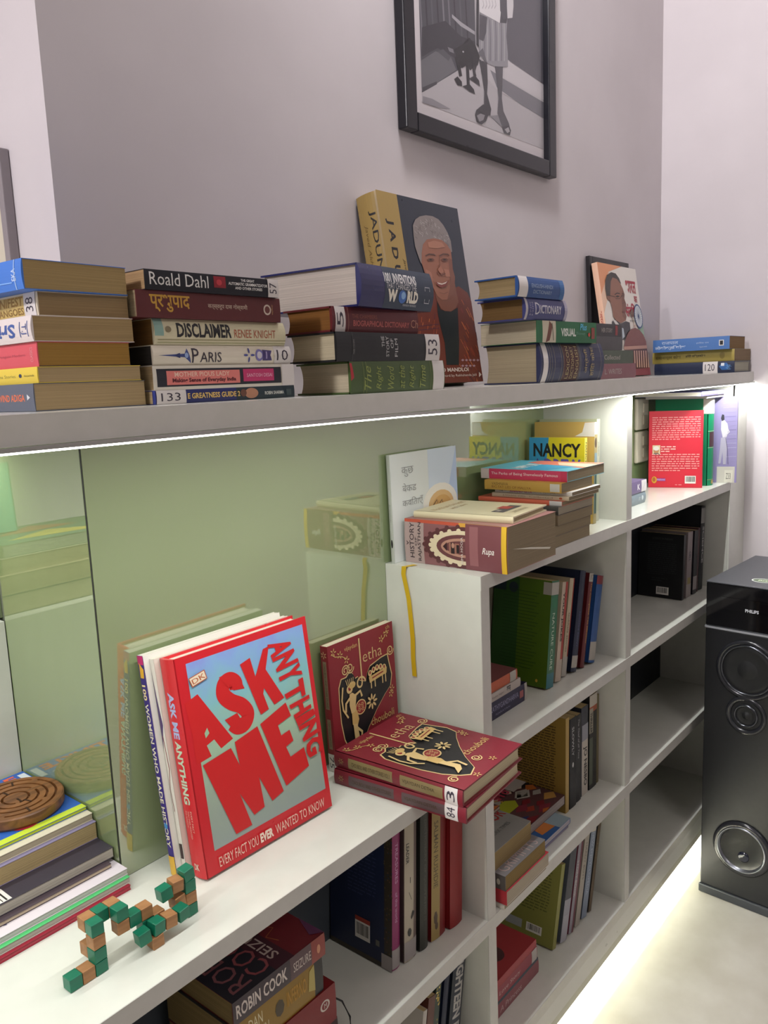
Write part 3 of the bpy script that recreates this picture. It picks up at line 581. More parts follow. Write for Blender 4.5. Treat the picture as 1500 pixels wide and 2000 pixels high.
# ---- large framed photograph on the back wall
def framed_photo():
    pz = at(795, 243, y=DW-.02).z; x0 = at(791, 120, y=DW-.02).x; x1 = at(1086.5, 200, y=DW-.02).x; z0 = pz-.004
    w, h, bar, dep = x1-x0, .62, .03, .019
    r = tag(empty('picture_frame', Matrix.Translation((x0, DW-.0202, z0))), 'large black framed black and white photograph high on the back wall', 'picture frame')
    for a, c in (((0, 0, 0), (bar, dep, h)), ((w-bar, 0, 0), (w, dep, h)), ((bar, 0, 0), (w-bar, dep, bar)), ((bar, 0, h-bar), (w-bar, dep, h))): boxo('frame_bar', a, c, M('#15151c', .3), r, .002)
    boxo('backing', (bar-.002, .014, bar-.002), (w-bar+.002, .0185, h-bar+.002), M('#cfc8ca', .6), r)
    # photograph, seen up to the person's waist; the frame goes on above the view
    u0, v0, u1, v1 = bar, bar, w-bar, h-bar
    p = Print(lambda u, v, e: (u0+u, .0138-e, v0+v), u1-u0, v1-v0); p.step = .00003
    W_, H_ = u1-u0, v1-v0
    def P(*pts):
        out = []
        for a, c in pts:
            q = at(780+a/4.6875, c/4.6875, y=DW-.0202+.0138); out.append((min(max((q.x-x0-u0)/W_, .0), 1.0), min((q.z-z0-v0)/H_, 1.0)))
        return out
    lo = P((208, 935), (1337, 1335)); tp = 0.985
    p.poly([P((208, 935))[0], (P((1337, 1400))[0][0], P((208, 935))[0][1]), (P((1337, 1400))[0][0], tp), (P((208, 935))[0][0], tp)], '#b7b2b5')
    L0, R0 = P((208, 935))[0][0], P((1337, 1400))[0][0]
    p.poly([(L0, P((212, 850))[0][1])]+P((330, 770), (520, 655), (600, 600), (700, 560))+[(P((700, 560))[0][0], tp), (L0, tp)], '#47464d')
    p.poly([(L0, P((205, 560))[0][1])]+P((330, 470), (470, 520), (520, 640), (330, 765))+[(L0, P((212, 840))[0][1])], '#67666b')
    p.poly(P((212, 845), (212, 800), (340, 745), (345, 770)), '#39383f')
    r_ = random.Random(8)
    for i in range(9): x = 200+52*i; p.line(P((x+10, 430-8*i), (x, 200), (x-12, 0))+[(P((x-40, 0))[0][0], tp)], .0045, ['#6d6b72', '#2c2b33', '#55545b', '#2c2b33', '#77757b'][i % 5], False)
    p.k += 1
    p.poly(P((205, 250), (420, 190), (560, 330), (690, 380), (720, 520), (520, 540), (350, 440), (205, 520)), '#302f37'); p.poly(P((345, 470), (400, 450), (470, 520), (450, 560)), '#4f4e55'); p.poly(P((440, 430), (490, 450), (500, 490), (455, 470)), '#7a787e')
    p.poly(P((480, 130), (560, 200), (690, 290), (690, 320), (560, 240), (480, 160)), '#a29fa4')
    p.poly(P((735, 520), (735, 640), (890, 820), (1335, 1090), (1335, 930), (990, 540)), '#bfbabd'); p.poly(P((990, 545), (1335, 780))+[(R0, tp), (P((960, 0))[0][0], tp)]+P((970, 200)), '#55535b')
    p.poly(P((830, 640), (950, 720), (1335, 945), (1335, 1090), (1100, 950), (890, 800)), '#76747b'); p.poly(P((955, 560), (995, 560), (1335, 785), (1335, 925), (960, 715)), '#c7c2c5')
    p.poly(P((212, 880), (300, 905), (470, 1000), (350, 985), (214, 940)), '#8c888d')
    # chair
    p.poly(P((500, 450), (560, 420), (640, 345), (700, 430), (735, 520), (715, 600), (680, 610), (650, 645), (610, 600), (570, 625), (525, 540)), '#16151b')
    for a in (((515, 520), (545, 620), (560, 700)), ((620, 600), (625, 690), (630, 790)), ((700, 560), (680, 640), (690, 700))): p.line(P(*a), .010, '#16151b')
    p.poly(P((500, 725), (530, 700), (570, 750), (572, 790), (530, 780)), '#16151b'); p.poly(P((575, 790), (640, 770), (680, 820), (690, 862), (640, 840)), '#16151b'); p.poly(P((635, 720), (690, 690), (728, 740), (735, 790), (700, 765)), '#16151b')
    p.poly(P((580, 465), (590, 475), (583, 485), (572, 475)), '#b9b5b9')
    # shadow, legs, sandals
    p.poly(P((830, 1060), (900, 1055), (960, 1180), (900, 1130)), '#88858a')
    p.poly(P((725, 540), (800, 580), (806, 760), (800, 860), (838, 1000), (830, 1060), (800, 1060), (770, 990), (775, 840), (755, 700)), '#302e34')
    p.poly(P((870, 600), (945, 612), (940, 760), (935, 900), (950, 1020), (1000, 1130), (1015, 1200), (1005, 1238), (955, 1215), (915, 1100), (895, 1040), (905, 900), (890, 760)), '#4c4a50')
    p.poly(P((690, 1050), (700, 1010), (765, 955), (820, 990), (810, 1060), (790, 1110), (750, 1142), (705, 1115)), '#2a282e'); p.poly(P((705, 1060), (740, 1040), (780, 1055), (765, 1100), (730, 1115)), '#8f8b90')
    p.poly(P((940, 1160), (1000, 1150), (1018, 1195), (1008, 1240), (955, 1218)), '#3a383e'); p.poly(P((960, 1185), (995, 1165), (1008, 1205), (985, 1220)), '#aba7aa')
    # cloth, stick, shirt
    T_ = lambda x: (P((x, 0))[0][0], tp)
    p.poly(P((730, 120), (985, 170), (975, 330), (990, 500), (990, 615), (870, 608), (800, 580), (735, 510), (722, 400)), '#8f8d92')
    for i in range(9): x = 745+26*i; p.line(P((x, 180), (x+6, 350), (x+4, 560)), .0034, '#706e75' if i % 2 else '#a9a6aa', False)
    p.k += 1; p.poly(P((730, 130), (800, 160), (790, 300), (765, 380), (725, 360)), '#47454c'); p.poly(P((722, 480), (760, 440), (800, 580), (740, 510)), '#5f5d64')
    p.poly(P((915, 100), (985, 160), (975, 215), (915, 210))+[] , '#3f3d44')
    p.poly([T_(725), T_(925)]+P((918, 0), (925, 100), (915, 212), (730, 112), (725, 0)), '#dad6d8'); p.poly([T_(915), T_(980)]+P((985, 60), (985, 170), (950, 180), (918, 100), (915, 0)), '#4a484f'); p.poly([T_(985), T_(1035)]+P((1040, 60), (1030, 165), (985, 170), (980, 60)), '#cdc9cb')
    for i in range(5): x = 760+28*i; p.line(P((x, 5), (x+8, 50), (x-6, 80)), .002, '#b3aeb2', False)
    p.k += 1; p.line([T_(712)]+P((712, 0), (710, 300), (712, 420)), .008, '#1f1e25'); p.ell(.55, .93, .08, .045, '#4a484e'); p.build('photograph', r)
    # the backing continues as the white mount; glazing in front
    g_ = bpy.data.materials.new('picture_glass'); g_.use_nodes = True; nt = g_.node_tree; nt.nodes.remove(nt.nodes['Principled BSDF'])
    tr = nt.nodes.new('ShaderNodeBsdfTransparent'); gl = nt.nodes.new('ShaderNodeBsdfGlossy'); gl.inputs['Roughness'].default_value = .04
    fr = nt.nodes.new('ShaderNodeFresnel'); fr.inputs[0].default_value = 1.35; mx = nt.nodes.new('ShaderNodeMixShader')
    ge = nt.nodes.new('ShaderNodeNewGeometry'); ml = nt.nodes.new('ShaderNodeMath'); ml.operation = 'SUBTRACT'; ml.use_clamp = True
    nt.links.new(fr.outputs[0], ml.inputs[0]); nt.links.new(ge.outputs['Backfacing'], ml.inputs[1]); nt.links.new(ml.outputs[0], mx.inputs[0]); nt.links.new(tr.outputs[0], mx.inputs[1]); nt.links.new(gl.outputs[0], mx.inputs[2]); nt.links.new(mx.outputs[0], nt.nodes['Material Output'].inputs[0])
    boxo('glazing', (bar-.002, .0095, bar-.002), (w-bar+.002, .0105, h-bar+.002), g_, r)
framed_photo()
# ---- the picture hung on the return wall at the far left
fy = at(12, 288, x=XW-.003).y; fz1 = at(12, 290, x=XW-.003).z
r = tag(empty('picture_frame', Matrix.Translation((XW-.0005, fy+.30, ZT+.03)) @ Matrix.Rotation(-math.pi/2, 4, 'Z')), 'pale grey framed picture at the far left edge, hanging over the recess side wall', 'picture frame')
frame_parts(r, .30, fz1-ZT-.03, .012, -.012, M('#8d8588', .4), M('#c9c1ae', .6))
# ============================================================ the open counter
def detha(p, shade=0):
    """ornament of the maroon and black folk-art cover"""
    gold, gold2, blk, red = '#d9bd84', '#cfae6e', '#1b1a1e', '#8f2028'
    out = [(.24, .70), (.30, .735), (.345, .70), (.37, .66), (.41, .665), (.43, .63), (.52, .60), (.55, .66), (.60, .705), (.78, .735), (.88, .74), (.90, .66), (.93, .56), (.90, .47), (.80, .42), (.66, .33), (.52, .22), (.40, .10), (.28, .07), (.22, .12), (.16, .22), (.13, .36), (.125, .52), (.13, .64), (.17, .70)]
    p.poly([((x-.5)*1.03+.5, (y-.42)*1.03+.42) for x, y in out], gold); p.poly(out, blk)
    p.text('vijaydan', .24, .90, .43, .945, gold2); p.text('etha', .50, .76, .80, .855, gold, 0, -.01); p.line([(.46, .97), (.465, .60)], .0028, gold); p.spiral(.44, .605, .0115, .003, gold, 1, 0); p.text('chouboli', .56, .215, .93, .275, gold2)
    p.k += 1
    for u, v, sg in ((.23, .76, 1), (.30, .765, -1), (.93, .77, -1), (.13, .12, 1), (.55, .15, -1)): p.spiral(u, v, .0085, .0018, gold, 1.7, 0, sg)
    for u, v in ((.08, .94), (.17, .90), (.26, .84), (.80, .89), (.88, .92), (.92, .44), (.90, .40), (.62, .06), (.3, .03)): p.flower(u, v, .0065, gold2, 5)
    p.line([(.05, .93), (.1, .9), (.2, .88), (.26, .85)], .0012, gold2); p.line([(.80, .87), (.86, .90), (.84, .93), (.93, .935)], .0012, gold2); p.text('ch', .88, .955, .94, .985, gold2)
    # warrior: head with crest, body, shield, legs, sword
    p.ell(.27, .60, .045, .035, gold); p.ell(.27, .605, .02, .018, red); p.ell(.31, .625, .05, .028, gold2)
    for i in range(5): p.line([(.24+.02*i, .635), (.22+.028*i, .685)], .0012, gold, False)
    p.k += 1; p.poly([(.26, .56), (.30, .565), (.36, .53), (.34, .46), (.33, .40), (.27, .40), (.25, .47)], gold)
    p.line([(.33, .53), (.42, .55), (.44, .50)], .004, gold); p.line([(.26, .53), (.20, .50), (.19, .43)], .004, gold); p.line([(.17, .64), (.145, .54), (.155, .46), (.22, .38)], .003, gold)
    p.ell(.41, .42, .082, .062, gold); p.ell(.41, .42, .07, .052, red); 
    for a in range(4): p.flower(.41+.035*math.cos(a*1.57+.8), .42+.026*math.sin(a*1.57+.8), .004, gold, 6)
    p.k += 1; p.poly([(.27, .40), (.35, .41), (.37, .33), (.34, .28), (.27, .31)], gold2); p.poly([(.28, .31), (.34, .30), (.36, .18), (.30, .14), (.22, .13), (.29, .19)], gold); p.line([(.33, .27), (.40, .22), (.38, .14)], .004, gold)
    p.flower(.58, .42, .013, gold, 8)
    # peacock throne
    for i in range(5): p.ell(.58+.055*i, .655+.022*math.sin(i/4*math.pi), .03, .026, gold); p.ell(.58+.055*i, .66+.022*math.sin(i/4*math.pi), .012, .014, red)
    p.poly([(.55, .63), (.84, .65), (.83, .60), (.56, .58)], gold2); p.line([(.60, .61), (.78, .625)], .002, red)
    for x in (.58, .64, .76, .81): p.line([(x, .60), (x, .53)], .0022, gold, False)
g = 'maroon folk-art books with black and gold covers'
mar = '#85202c'
b = stand('maroon folk-art paperback with black and gold cover standing against the green glass', (.812, .1515, ZC), .191, .152, .014, 'C', yaw=.5, tilt=2, cov=mar, pages='#e8dfc4', group=g)
p = b.on('front'); detha(p); p.build('front_cover_print', b.root)
p = b.on('spine'); p.rect(.12, .25, .5, .75, '#8c7a62'); p.rect(.58, .25, .82, .75, '#8c7a62'); p.text('CHOUBOLI AND OTHER STORIES', .14, .38, .49, .64, '#574636'); p.text('VIJAYDAN DETHA', .6, .38, .8, .64, '#574636'); p.flower(.07, .5, .006, '#c9a37a', 6); p.build('spine_print', b.root); tape(b, .86, 1, '75')
p = b.on('front'); p.k = 3; p.rect(0, .0, .2, .13, '#d9d4cf'); p.build('paper_label', b.root)
P0 = at(910, 1612, z=ZC)
s = Stack(ZC+.0003)
T_ = .0225
for i, lab in enumerate(('lower maroon folk-art hardcover lying on the counter corner with the 84 label', 'upper maroon folk-art hardcover lying flat with gold warrior cover and label 3')):
    b = s.add(lab, 910, 0, -.083+.003*i, yaw=4.5-2*i, x0=P0.x-.002*i, L=.163, Dp=.215, T=T_+.001*i, spine='L', head='B', cov='#7d2330', spine_=None, pages='#c9bc9c', hard=True, group=g) if False else \
        s.add(lab, 910, 0, -.083+.003*i, yaw=4.5-2*i, x0=P0.x-.002*i, L=.163, Dp=.215, T=T_+.001*i, spine='L', head='B', cov='#7d2330', pages='#c9bc9c', hard=True, group=g)
    if i: p = b.on('front'); detha(p); p.build('front_cover_print', b.root)
    p = b.on('spine'); c = '#8a7a52' if i else '#5d4a4c'; p.rect(.12, .15, .48, .82, c); p.rect(.54, .15, .86, .82, c); p.text('CHOUBOLI AND OTHER STORIES' if i == 0 else 'CHOUBOLI AND OTHER STORIES VOL I', .15, .35, .46, .62, '#4a3a22'); p.text('VIJAYDAN DETHA', .56, .35, .8, .62, '#4a3a22'); p.flower(.06, .5, .005, '#a9895a', 6); p.build('spine_print', b.root)
    if i: tape(b, .875, .965, '3', rot=90)
    else: tape(b, .855, .945, '84', rot=90)
# ---- Ask Me Anything and the two behind it
q0 = at(396, 1717, z=ZC)
amt = 7
b = stand('large red and blue hardcover asking anything, standing on the counter', (.5245, .092, ZC), .262, .210, .027, 'C', yaw=-1.2, tilt=amt, cov='#cf222c', pages='#e6ded0', hard=True, rough=.3)
R1 = '#cf1f22'
cm = bpy.data.materials.new('mottled_blue_green_print'); cm.use_nodes = True; nt = cm.node_tree; bb = nt.nodes['Principled BSDF']; bb.inputs['Roughness'].default_value = .3
tc = nt.nodes.new('ShaderNodeTexCoord'); sx = nt.nodes.new('ShaderNodeSeparateXYZ'); nz = nt.nodes.new('ShaderNodeTexNoise'); nz.inputs['Scale'].default_value = 42; nz.inputs['Detail'].default_value = 6
nt.links.new(tc.outputs['Object'], sx.inputs[0]); nt.links.new(tc.outputs['Object'], nz.inputs[0])
ad = nt.nodes.new('ShaderNodeMath'); ad.operation = 'MULTIPLY_ADD'; ad.inputs[1].default_value = .22; nt.links.new(nz.outputs[0], ad.inputs[0])
sc_ = nt.nodes.new('ShaderNodeMath'); sc_.operation = 'MULTIPLY_ADD'; sc_.inputs[1].default_value = 3.4; sc_.inputs[2].default_value = -.10; nt.links.new(sx.outputs[0], sc_.inputs[0]); nt.links.new(sc_.outputs[0], ad.inputs[2])
rp = nt.nodes.new('ShaderNodeValToRGB'); el = rp.color_ramp.elements
el[0].position = .1; el[0].color = rgb('#98a5a0'); el[1].position = .99; el[1].color = rgb('#9fb4dd')
for ps, c in ((.3, '#9fae9e'), (.5, '#a3c2a6'), (.68, '#86bfc4'), (.84, '#86aadb'), (.92, '#8a93da')): e_ = el.new(ps); e_.color = rgb(c)
nt.links.new(ad.outputs[0], rp.inputs[0]); nt.links.new(rp.outputs[0], bb.inputs['Base Color'])
p = b.on('front'); p.rect(.085, .105, .965, .965, cm)
def A(x, y):  # position measured on the crop (260..680, 1180..1740 at 3.571x) -> cover fraction by bilinear inverse
    TL, TR, BR, BL = (275, 390), (1160, 98), (1385, 1420), (490, 1925)
    u, v = .5, .5
    for _ in range(12):
        fx = (TL[0]*(1-u)+TR[0]*u)*v+(BL[0]*(1-u)+BR[0]*u)*(1-v)-x; fy = (TL[1]*(1-u)+TR[1]*u)*v+(BL[1]*(1-u)+BR[1]*u)*(1-v)-y
        a = (TR[0]-TL[0])*v+(BR[0]-BL[0])*(1-v); b_ = TL[0]*(1-u)+TR[0]*u-BL[0]*(1-u)-BR[0]*u
        c = (TR[1]-TL[1])*v+(BR[1]-BL[1])*(1-v); d = TL[1]*(1-u)+TR[1]*u-BL[1]*(1-u)-BR[1]*u
        dt = a*d-b_*c; u -= (fx*d-fy*b_)/dt; v -= (a*fy-c*fx)/dt
    return (u, v)
def AP(pts, c=R1, up=True): p.poly([A(*q) for q in pts], c, up)
AP([(355, 690), (430, 628), (655, 945), (580, 1010), (535, 945), (490, 985), (520, 1060), (430, 1115), (400, 900)])
AP([(475, 900), (490, 862), (505, 900), (483, 935)], '#9dbf9f')
def smooth(pts, n=6):
    out = []
    for i in range(len(pts)-1):
        p0, p1, p2, p3 = pts[max(i-1, 0)], pts[i], pts[i+1], pts[min(i+2, len(pts)-1)]
        for k in range(n):
            t = k/n; out.append(tuple(.5*((2*p1[d])+(-p0[d]+p2[d])*t+(2*p0[d]-5*p1[d]+4*p2[d]-p3[d])*t*t+(-p0[d]+3*p1[d]-3*p2[d]+p3[d])*t**3) for d in (0, 1)))
    return out+[pts[-1]]
p.line([A(*q) for q in smooth([(672, 605), (668, 562), (628, 540), (590, 572), (590, 640), (640, 690), (710, 720), (752, 775), (735, 840), (688, 862), (650, 835)])], .0195, R1)
AP([(560, 520), (600, 500), (640, 500), (690, 520), (728, 600), (655, 612), (640, 575), (600, 560)]); AP([(600, 815), (680, 768), (705, 815), (700, 870), (655, 880)])
AP([(695, 435), (760, 390), (800, 520), (850, 330), (890, 310), (870, 470), (1005, 665), (935, 715), (860, 600), (855, 640), (895, 745), (840, 785)])
AP([(465, 1120), (640, 1010), (700, 1135), (665, 970), (815, 865), (1005, 1320), (925, 1390), (830, 1220), (870, 1430), (800, 1485), (700, 1330), (785, 1555), (680, 1615)])
AP([(835, 850), (1015, 700), (1055, 790), (960, 860), (985, 930), (1045, 890), (1075, 965), (1020, 1010), (1055, 1080), (1155, 1010), (1195, 1140), (1025, 1285)])
qs = [(880, 305), (1030, 240), (1030, 270), (930, 400)]
lets = [('A', 880, 300, 1030, 240, 1070, 330, 912, 398), ('N', 912, 398, 1070, 322, 1112, 410, 950, 490), ('Y', 950, 480, 1112, 415, 1140, 500, 985, 600), ('T', 985, 605, 1142, 520, 1165, 640, 1040, 715),
        ('H', 1040, 720, 1190, 640, 1210, 730, 1085, 815), ('I', 1085, 815, 1225, 735, 1240, 775, 1110, 868), ('N', 1110, 870, 1250, 790, 1280, 890, 1150, 975), ('G', 1150, 985, 1285, 900, 1310, 1020, 1190, 1090)]
for t, *c in lets:
    a, b2, c2, d2 = [A(c[i], c[i+1]) for i in (0, 2, 4, 6)]
    p.text(t, 0, 0, 1, 1, R1, quad=(a, d2, c2, b2), bold=.045)
p.poly([A(*q) for q in [(370, 520), (465, 460), (485, 520), (395, 580)]], '#b5552a'); p.poly([A(*q) for q in [(376, 522), (462, 468), (479, 518), (397, 572)]], '#ead9bf'); p.text('DK', 0, 0, 1, 1, '#b5552a', quad=tuple(A(*q) for q in [(400, 560), (475, 512), (460, 480), (388, 530)]))
p.text('EVERY FACT YOU', .10, .025, .385, .07, '#ecc9b8'); p.text('EVER', .40, .025, .50, .07, '#f3ddcc', 0, .05); p.text('WANTED TO KNOW', .52, .025, .93, .07, '#ecc9b8')
p.build('front_cover_print', b.root)
p = b.on('spine'); p.text('ASK ME', .15, .3, .36, .72, '#a9b4dc', 0, .04); p.text('ANYTHING', .37, .3, .66, .72, '#c3d2b8', 0, .04)
for i, t in enumerate(('EVERY FACT', 'YOU EVER WANTED', 'TO KNOW')): p.text(t, .69, .62-.17*i, .69+(.1, .13, .08)[i], .72-.17*i, '#e6b6a6')
p.text('DK', .935, .35, .965, .68, '#e6c6b6', 90, .03); p.build('spine_print', b.root)
b = stand('white-spined paperback squeezed between the red hardcover and the women in history book', (.519, .1200, ZC), .262, .210, .008, 'C', yaw=-1.2, tilt=amt, cov='#ded8cc', spine='#d8d2c8', pages='#e6ded0')
p = b.on('spine'); p.poly([(.05, .1), (.3, .9), (.42, .1)], '#4a3566'); p.line([(.35, .5), (.5, .8), (.6, .2), (.7, .5)], .001, '#7b2d35'); p.rect(.85, .2, .92, .9, '#3a2b2b'); p.build('spine_print', b.root)
b = stand('purple-spined book about women who made history behind the red hardcover', (.511, .1287, ZC), .266, .213, .0115, 'C', yaw=-1.0, tilt=amt, cov='#e6e2da', spine='#3b2a7d', pages='#ece6da')
p = b.on('spine'); p.rect(0, 0, .04, 1, '#c2266e'); p.poly([(.03, .3), (.06, .9), (.1, .8), (.1, .2)], '#e5ad35'); p.text('100', .13, .2, .2, .8, '#ecd6a0', 0, .03); p.text('WOMEN WHO MADE HISTORY', .215, .2, .87, .8, '#e9e0c6', 0, .02); p.ell(.77, .5, .014, .3, '#3f86c2'); p.rect(.91, 0, 1, 1, '#dcae3a', 10); p.build('spine_print', b.root)
# ---- wooden snake-cube puzzle
grn, wod = M('#15795c', .35, .5, 'wood', '#126a50', 12), M('#b58458', .5, .4, 'wood', '#9a6c44', 14)
r = tag(empty('snake_cube_puzzle', loc=(.36, .05, ZC)), 'unfolded wooden snake puzzle of green and natural cubes on the counter', 'puzzle'); r.location = (0, 0, 0)
c_ = .0138
CELLS = [(0, 0, 0, 'g'), (1, 0, 0, 'w'), (2, 0, 0, 'g'), (2, 0, 1, 'g'), (2, 1, 1, 'w'), (2, 0, 2, 'w'), (2, 0, 3, 'g'), (2, 1, 3, 'w'), (3, 1, 3, 'g'), (4, 1, 3, 'w'), (4, 0, 3, 'g'), (4, 0, 2, 'w'), (5, 0, 2, 'g'),
         (6, 0, 2, 'w'), (6, 0, 1, 'g'), (7, 0, 1, 'w'), (7.85, 0, 2.45, 'g'), (8.9, 0, 2.6, 'w'), (9.95, 0, 3.0, 'g'), (10, 0, 2, 'g'), (10, 0, 1, 'w'), (10, 0, 0, 'g'), (8.95, 0, 1.2, 'w'), (8.5, -1.02, .85, 'g'), (7.4, -1.02, .9, 'w'),
         (6.3, -1.02, 1, 'g'), (6.1, -1.02, 0, 'w'), (5.15, -.9, .75, 'g')]
r_ = random.Random(5); base = {}
for kk, mt in (('g', grn), ('w', wod)):
    mb = MB(); h = c_/2-.0002; mb.box((-h, -h, -h), (h, h, h), mt); o = mb.build('cube', None, .0007); base[kk] = o.data; bpy.data.objects.remove(o)
for i, j, k, kk in CELLS:
    o = bpy.data.objects.new('cube', base[kk]); C.objects.link(o); o.parent = r; fr = (i % 1) or (j % 1) or (k % 1)
    o.location = (.3345+c_*(i+.5), .0562+c_*(j+.5), ZC+.0002+c_*(k+.5)); o.rotation_euler = (0, 0, r_.uniform(-.05, .05)) if not fr else (r_.uniform(-.06, .06), r_.uniform(-.14, .14), r_.uniform(-.1, .1))
# ---- magazines, comics and the labyrinth at the left end of the counter
g = 'magazines and comics piled in the counter corner under the wooden labyrinth'
s = Stack(ZC+.0003)
def pile(lab, xr, yf, yb, T, L=.24, **k):
    k.setdefault('spine', 'B'); k.setdefault('head', 'R'); return s.add(lab, 0, 0, yf, x0=xr-L, L=L, Dp=yb-yf, T=T, group=g, **k)
pile('thin red magazine, bottom of the pile in the counter corner', .4655, .1537, .36, .0055, cov='#a3263c', pages='#b9505c', name='magazine')
pile('green-edged white workbook second from the bottom of the corner pile', .468, .158, .37, .0075, cov='#57c878', back='#c9c4bb', pages='#bdb9ae', name='magazine')
b = pile('white magazine with purple-black swirl cover in the corner pile', .469, .1636, .38, .0075, cov='#e0d6dd', pages='#cfc8c8', name='magazine')
p = b.on('front') 
for q in range(7): p.line([(.80+.004*q, 1), (.81+.006*q, .80), (.835+.008*q, .62), (.88+.004*q, .50), (.85+.006*q, .44), (.80+.006*q, .45)], .0009, '#3f2f4a' if q % 2 else '#a98fae', False)
for q in range(7): p.line([(.80+.012*q, .44), (.86+.010*q, .42-.004*q), (.90+.008*q, .38), (.88, .34-.003*q), (.84, .30)], .0010, '#6d5262' if q % 2 else '#b59fae', False)
p.line([(.93, .44), (.88, .36), (.92, .30), (.96, .2)], .0014, '#2a2a5a'); p.k += 1
p.build('front_cover_print', b.root)
b = pile('thin beige magazine under the dark magazine in the corner pile', .459, .180, .385, .005, cov='#4d4048', pages='#c9b9a0', name='magazine')
b = pile('thick dark purple magazine with barcode in the corner pile', .4685, .1893, .39, .0125, cov='#3a3440', pages='#b9b2a6', name='magazine')
pb = b.on('front'); pb.rect(.86, .22, .99, .50, '#e6e0dc')
for q in range(16): pb.rect(.875, .235+.0160*q, .985, .239+.0160*q+(.004 if q % 3 == 0 else 0), '#2a2826', 1, False)
pb.build('barcode_label', b.root)
b = pile('thick tan-edged book with blue spine end in the corner pile', .4685, .222, .395, .0215, L=.135, cov='#b7a27c', spine='F', head='R', pages='#b5a078') if 0 else pile('thick tan-paged book in the corner pile above the dark magazine', .4685, .222, .395, .0215, L=.155, cov='#8c83a4', spine='L', head='B', pages='#b59f74')
b = pile('crumpled cream paperback under the blue comic in the corner pile', .4685, .2285, .397, .0085, L=.17, cov='#d6cdb8', pages='#b3a78e')
b = pile('blue comic with orange lettering and lime edge, top of the corner pile', .4685, .2405, .398, .0045, L=.19, cov='#2f62b8', pages='#c3d23a', name='comic_book', spine='L', head='B')
zc_top = s.z
W_, H_ = .1575, .19
p = b.on('front'); p.rect(0, 0, 1, .07, '#c6d940'); p.text('TINKLE', .40, .85, .92, .97, '#e2603a', 0, .04); p.text('DIGEST', .55, .70, .9, .78, '#d9dde2', 0, .02); p.ell(.66, .15, .09, .09, '#b3283a'); p.poly([(.3, .3), (.5, .5), (.6, .2)], '#c9a03a'); p.rect(.94, .75, .99, .95, '#d8dde4'); p.build('cover_art', b.root)
# wooden ball labyrinth: turned disc with cut grooves
r = tag(empty('ball_labyrinth', loc=(.4145, .305, s.z+.0002)), 'round brown wooden labyrinth with ring grooves on the blue comic', 'toy')
dw = M('#8a5a33', .4, .5, 'wood', '#5f3a1e', 16); dk = M('#3a2212', .6, .3, 'wood', '#2a180c', 16)
R_ = .0545; hh = .0145; gr = [(.044, .047), (.034, .037), (.024, .027), (.0135, .0165)]
prof = [(0, 0), (R_-.002, 0), (R_, .003), (R_, hh-.0015), (R_-.0015, hh)]
for a, c in gr: prof += [(c, hh), (c, hh-.005), (a, hh-.005), (a, hh)]
prof.append((0, hh)); mb = MB(); mb.lathe(prof, dw, 72); mb.build('disc', r)
for (a, c), gaps in zip(gr, ((.6, 3.9), (2.2, 5.3), (.2, 3.3), (4.4,))):
    for an in gaps:
        mb = MB(); w = .17 if a > .03 else .3; pts = []
        for q in range(5): t = an-w/2+w*q/4; pts.append(t)
        for q in range(4):
            t0, t1 = pts[q], pts[q+1]
            P4 = [(a, t0), (c, t0), (c, t1), (a, t1)]; k0 = len(mb.v)
            mb.v += [(x*math.cos(t), x*math.sin(t), hh-.0049) for x, t in P4]+[(x*math.cos(t), x*math.sin(t), hh-.0001) for x, t in P4]
            for f in ((0, 3, 2, 1), (4, 5, 6, 7), (0, 1, 5, 4), (1, 2, 6, 5), (2, 3, 7, 6), (3, 0, 4, 7)): mb.f.append(tuple(k0+x for x in f)); mb.m.append(mb.mi(dw))
        mb.build('bridge', r)
for a, t in ((.0395, 1.2), (.0395, 4.6), (.0295, 3.1), (.0195, 5.0), (.0195, 1.7), (.0095, 4.71)):
    mb = MB(); mb.box((a-.006, -.0012, hh-.0004), (a+.006, .0012, hh+.0002), dk); o = mb.build('radial_slot', r); o.rotation_euler = (0, 0, t)
# ---- books on the raised ledge at the far left (the glass shows them mirrored)
g = 'books on the raised ledge mirrored in the glass at the far left'
s = Stack(Z2+.0003)
for i, (lab, T, xr, L, c, pg) in enumerate((('black-spined thick book at the bottom of the ledge stack', .026, .4665, .20, '#1f1f22', '#b5a88a'), ('tan paperback second in the ledge stack', .026, .462, .17, '#c4b48c', '#b3a27c'),
        ('tan-paged book third in the ledge stack', .022, .452, .16, '#b7ad92', '#b3a27c'), ('grey-paged book fourth in the ledge stack', .017, .447, .20, '#5f7a62', '#a9ab98'))):
    b = s.add(lab, 0, 0, .424+.004*i, x0=xr-L, L=L, Dp=.14, T=T, cov=c, pages=pg, spine='L', head='B', group=g)
p = b.on('front'); p.poly([(.1, .1), (.5, .5), (.9, .2)], '#c9b84a'); p.poly([(.2, .6), (.5, .9), (.9, .5)], '#b3603a'); p.build('front_cover_print', b.root)
stand('teal hardcover standing on the ledge stack against the recess wall', (.376, .53, s.z), .10, .088, .02, 'C', tilt=4, cov='#3fa08c', pages=PG, hard=True)
